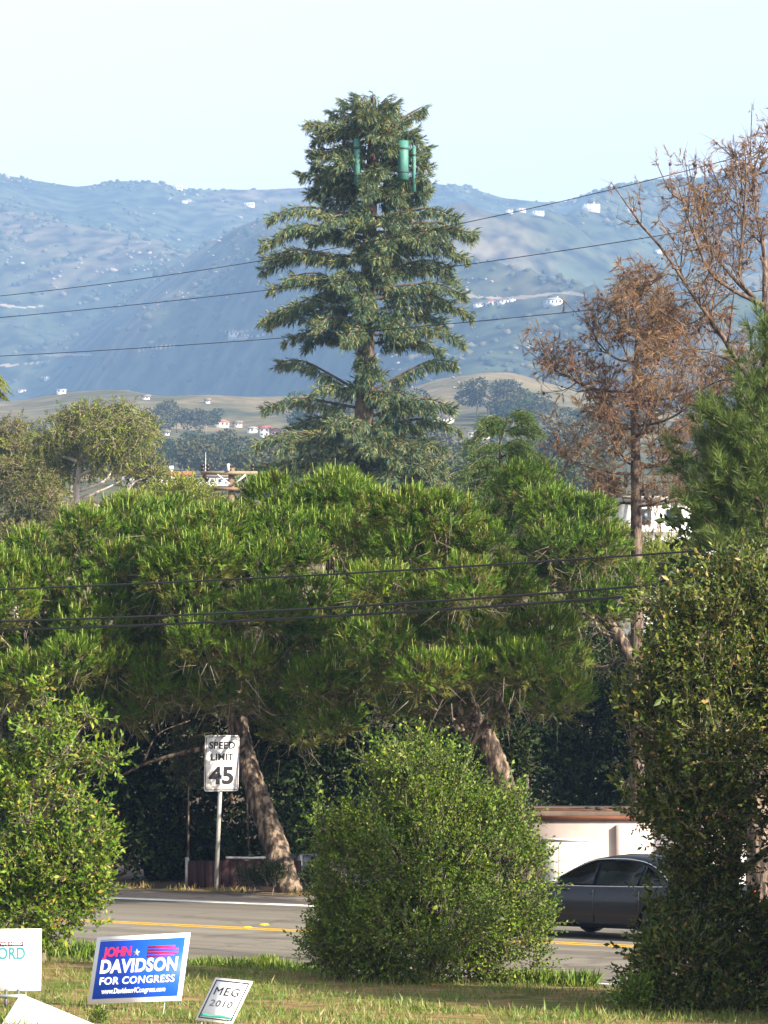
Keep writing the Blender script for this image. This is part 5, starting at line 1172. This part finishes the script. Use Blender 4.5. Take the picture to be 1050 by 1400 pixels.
    def across(name, p0, p1, mat, off):
        (x0, z0), (x1, z1) = p0, p1; d = nrm(np.array((z0-z1, 0, x1-x0))); d = d if d[2] > 0 else -d; v = []
        for x, z in (p0, p1):
            for s in (-1, 0, 1): v.append(np.array((x, s*(yy(z)-.07), z + (.022 if s == 0 else 0))) + d*off)
        return MB().add(np.array(v), np.array([(0,1,4,3),(1,2,5,4)])).build(name, mat, t)
    across("windscreen", (1.03,1.0), (.44,1.308), GLASS, .012); across("rear_window", (-1.12,1.355), (-1.78,1.04), GLASS, .012)
    MB().box((-2.345, 0, .72), (.03, .52, .12)).build("number_plate", plain("plate_white", (.6, .6, .62), .4), t); MB().box((-2.30, 0, .40), (.16, 1.5, .16)).build("rear_bumper", PAINT, t)
    for x in (-1.36, 1.36):
        for s in (1, -1):
            wmb = MB(); wy = s * .79; c = np.array((x, wy, .33))
            wmb.add(*tube([c + (0, -.10, 0), c + (0, -.085, 0), c + (0, .085, 0), c + (0, .10, 0)], [.30, .33, .33, .30], 28)); wh = wmb.build("wheel", RUB, t, smooth=False)
            rb = MB(); rb.add(*tube([c + (0, s*.085, 0), c + (0, s*.104, 0)], [.215, .20], 24)); rm = rb.build("rim", RIM, wh)
            for k in range(5):
                a = k * 1.2566; d = np.array((math.cos(a), 0, math.sin(a))); e = np.array((-math.sin(a), 0, math.cos(a)))
                q = c + (0, s*.105, 0); v = [q + d*.09 + e*.045, q + d*.18 + e*.06, q + d*.18 - e*.06, q + d*.09 - e*.045]; v = v + [p + np.array((0, s*.004, 0)) for p in v]
                MB().add(np.array(v), np.array([(0,1,2,3),(4,5,6,7),(0,1,5,4),(1,2,6,5),(2,3,7,6),(3,0,4,7)])).build("rim_opening", BLK, rm)
sedan()

# ------------------------------------------------------------------ utility pole, wires
def utility_pole():
    Y = 105.0; k = Y / FPX; base = P(318, 950, Y); base[2] = float(gz(base[0], Y)) - .1
    t = thing("utility_pole", base, "wooden utility pole with crossarms poking above the pines", "utility pole")
    top = P(316.5, 640, Y); mb = MB(); mb.add(*tube([base, (base+top)/2, top], [.16, .13, .11], 10)); mb.build("pole", WOODP, t, smooth=True, base=base)
    arm = surf("sunlit_crossarm_wood", [(0.3, (.16, .13, .085)), (0.7, (.26, .21, .14))], 4, rough=.9)  # warm sunlight put into the upper arm's wood colour
    rot = math.atan2(.25, 1)
    def bar(x0, x1, y, h, mat, name):
        a = P(x0, y, Y - .2); b = P(x1, y + 1, Y - .2); mb = MB(); mb.box((a+b)/2, (b[0]-a[0], .12, h*k)); return mb.build(name, mat, t, base=base)
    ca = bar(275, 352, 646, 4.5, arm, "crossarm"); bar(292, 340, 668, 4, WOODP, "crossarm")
    for x0, y0, x1, y1 in ((297,649,314,662),(336,649,320,662)):
        a = P(x0, y0, Y - .27); b = P(x1, y1, Y - .27); mb = MB(); mb.add(*tube([a, (a+b)/2, b], .035, 4)); mb.build("brace", plain("brace_steel", (.5, .5, .5), .5), t, base=base)
    ins = plain("brown_porcelain", (.03, .02, .018), .3)
    for x in (277, 284, 314, 345):
        for dy in (0, -5):
            p = P(x, 641 + dy, Y - .2); mb = MB(); mb.add(*tube([p - (0, 0, .07), p, p + (0, 0, .05)], [.05, .075, .03], 8)); mb.build("insulator", ins, t, base=base)
    a = P(279, 650, Y - .2); b = P(284, 656, Y - .3); mb = MB(); mb.add(*tube([a, (a+b)/2, b], .07, 6)); mb.build("cutout_fuse", ins, t, base=base)
    a = P(312, 644, Y - .3); b = P(312, 634, Y - .3); mb = MB(); mb.add(*tube([a, (a+b)/2, b], .05, 6)); mb.build("arrester", plain("grey_porcelain", (.5, .5, .5), .3), t, base=base)
utility_pole()
def mast():
    g = ground_hit(281, 668, 250); Y = g[1]; t = thing("lattice_mast", g, "thin white antenna mast above the low white building", "mast"); h = M(50, Y)
    mb = MB(); mb.add(*tube([(0,0,0),(0,0,h/2),(0,0,h)], [M(.8, Y), M(.6, Y), M(.3, Y)], 6)); mb.build("tube", plain("mast_white", (.6, .6, .6), .5), t); MB().box((0, 0, h*.35), (M(5, Y), M(1, Y), M(3, Y))).build("box", plain("mast_red", (.4, .12, .1), .6), t)
mast()
WIREM = plain("dark_cable", (.02, .022, .025), .6)
def wire(label, pts, r, Y0, Y1, group=None, splice=None):
    """cable through picture points, running from distance Y0 (left) to Y1 (right)"""
    xs_ = [p[0] for p in pts]; ys_ = [p[1] for p in pts]; q = np.polyfit(xs_, ys_, 2 if len(pts) > 2 else 1)
    X = np.linspace(-420, 1500, 90); path = np.array([P(x, np.polyval(q, x), Y0 + (Y1 - Y0) * (x / 1050.0)) for x in X])
    t = thing("overhead_wire", path[0], label, "wire", group); mb = MB(); mb.add(*tube(path, r, 5)); mb.build("cable", WIREM, t, base=path[0])
    if splice:
        a = np.array([P(x, np.polyval(q, x), Y0 + (Y1 - Y0) * (x / 1050.0)) for x in np.linspace(splice[0], splice[1], 6)]); mb = MB(); mb.add(*tube(a, [r*1.2, r*2.6, r*2.8, r*2.8, r*2.6, r*1.2], 8)); mb.build("splice_case", WIREM, t, base=path[0])
wire("thin power line crossing the sky edge, topmost of three above the hills", [(0,405),(380,351),(700,294),(930,232),(1050,205)], .013, 118, 92)
wire("thin power line, middle of the three crossing the hazy mountain", [(0,434),(380,395),(700,354),(860,327),(1050,298)], .013, 118, 92)
wire("thin power line, lowest of the three crossing the hazy mountain", [(0,487),(380,462),(700,435),(815,423),(1050,396)], .013, 118, 92)
wire("black cable in front of the pines, uppermost of the low three", [(0,805),(350,792),(650,772),(1050,746)], .017, 58, 46)
wire("black cable in front of the pines, middle of the low three", [(0,849),(350,837),(650,817),(950,795)], .020, 58, 46)
wire("thick black cable in front of the pines, lowest of the low three, with splice", [(0,861),(350,848),(650,830),(960,807)], .022, 58, 46, splice=(905, 962))

# ------------------------------------------------------------------ grass and weeds
def grass():
    rng = np.random.default_rng(800)
    GR = leafmat("lawn_blades", [(0, (.10, .15, .03)), (.45, (.15, .19, .035)), (.7, (.23, .19, .07)), (1, (.31, .235, .115))], trans=.3, cscale=.6, clump=(.62, .95, .5))
    N = 105000; y = 31 + 23 * rng.uniform(0, 1, N); x = rng.uniform(-1, 1, N) * (y * .135 + 1.2)
    off = (x - RO[0]) * RN[0] + (y - RO[1]) * RN[1]; k = (off < OFF_NEAR - .42); d = fbm(x / .9, y / 1.4, 71, 3)
    k &= d > rng.uniform(-.38, .22, N); x, y, off, d = x[k], y[k], off[k], d[k]
    edge = np.clip(1 - (OFF_NEAR - .42 - off) / .7, 0, 1)
    T = np.stack([x, y, gz(x, y) - .005], 1); D = nrm(rng.normal(size=T.shape) * .45 + (0, 0, 1)); Sc = rng.gamma(4, .011, len(x)) * (1 + .8 * np.clip(d, 0, 1)) + .02
    bl = (np.array([(-.06, 0, 0), (.06, 0, 0), (.03, .10, .6), (.0, .28, 1.0)]), np.array([(0, 1, 2), (0, 2, 3)]))
    mb = MB(); scatter(mb, [bl], D, T, Sc, rng); tag(mb.build("lawn_grass", GR), "patchy dry and green lawn grass between the campaign signs and the road", "grass", kind='stuff')
    # taller green weeds along the road edge
    WE = leafmat("verge_weeds", [(0, (.06, .12, .018)), (.6, (.12, .20, .03)), (1, (.22, .27, .06))], trans=.3, cscale=1.5)
    N = 34000; s = rng.uniform(-10, 14, N); o = OFF_NEAR - .30 - np.abs(rng.normal(0, .28, N)) * 1.0; lump = fbm(s / 1.1, s * 0, 81, 3)
    q = RO + RD * s[:, None] + RN * o[:, None]; k = rng.uniform(0, 1, N) < np.clip(.6 + 1.6 * lump, .06, 1); k &= (q[:, 1] > 30); q, lump = q[k], lump[k]
    q[:, 2] = gz(q[:, 0], q[:, 1]) - .01; D = nrm(rng.normal(size=q.shape) * .45 + (0, 0, 1)); Sc = (.07 + .20 * np.clip(lump + .3, 0, 1)) * rng.uniform(.3, 1.4, len(q))
    mb = MB(); scatter(mb, [leaf2_tmpl(.10, .05), leaf2_tmpl(.17, .08)], D, q, Sc, rng); tag(mb.build("verge_weeds", WE), "strip of taller green weeds along the near road edge", "weeds", kind='stuff')
    # scraps of dry weed at the far shoulder and by the fence
    N = 2600; s = rng.uniform(-14, 20, N); o = OFF_SHO + np.abs(rng.normal(.1, .25, N)); q = RO + RD * s[:, None] + RN * o[:, None]; q[:, 2] = gz(q[:, 0], q[:, 1]) - .01
    k = fbm(s / .8, s * 0, 87, 3) > .05; q = q[k]; mb = MB(); scatter(mb, [leaf2_tmpl(.14, .05)], nrm(rng.normal(size=q.shape) * .5 + (0, 0, 1)), q, rng.uniform(.05, .22, len(q)), rng)
    tag(mb.build("shoulder_weeds", leafmat("dry_weeds", [(0, (.12, .12, .04)), (1, (.36, .27, .13))], trans=.2)), "scattered dry weeds along the far shoulder", "weeds", kind='stuff')
grass()
wt = lambda r: shoot_tmpl(r, 9, leaf2_tmpl(.4, .1), .32, (.5, 1.3), 0.0)
for i, (px, py, Yq, rx, ry, lab) in enumerate(((345,1205,69.6,22,10,"low dark weed clump at the maroon fence's foot"), (372,1200,69.4,16,14,"leafy weed beside the leaning trunk's base"), (425,1205,68.6,12,14,"small weed on the shoulder right of the leaning trunk"), (136,1394,None,12,5,"pale green weed in front of the blue campaign sign"), (868,1372,None,16,26,"light green feathery weed at the foot of the dark broadleaf tree"))):
    if Yq is None: Yq = ground_hit(px, min(1398, py + 12), 20, 80)[1]
    leafy("weed_plant", lab, "plant", [(px - rx*.4, py, Yq, rx*.6, ry*.7), (px + rx*.4, py, Yq, rx*.6, ry*.7), (px, py - ry*.3, Yq, rx*.5, ry*.7)], gpos(px, Yq), 120 if i != 3 else 60, wt, .22 if i != 3 else .10, [SHADE if i < 3 else SMALL, BARK_GREY], 850 + i, inner=.2, upb=1.0, trunk_r=.012, nlimb=2, twig=.004, keep=.1)

# ------------------------------------------------------------------ the hazy air
def haze():
    mb = MB(); x = 4600; mb.box((0, 3700, 470), (2 * x, 7900, 1000)); v = mb.V[0]
    m = bpy.data.materials.new("hazy_air"); m.use_nodes = True; n = m.node_tree.nodes; l = m.node_tree.links; n.clear()
    out = n.new('ShaderNodeOutputMaterial'); pv = n.new('ShaderNodeVolumePrincipled'); pv.inputs['Color'].default_value = (.32, .54, .96, 1); pv.inputs['Density'].default_value = HAZE_DENSITY; pv.inputs['Anisotropy'].default_value = 0.0
    l.new(pv.outputs[0], out.inputs['Volume']); o = mb.build("haze", m); tag(o, "thin bluish haze filling the air over the whole valley", "haze", kind='stuff')
haze()
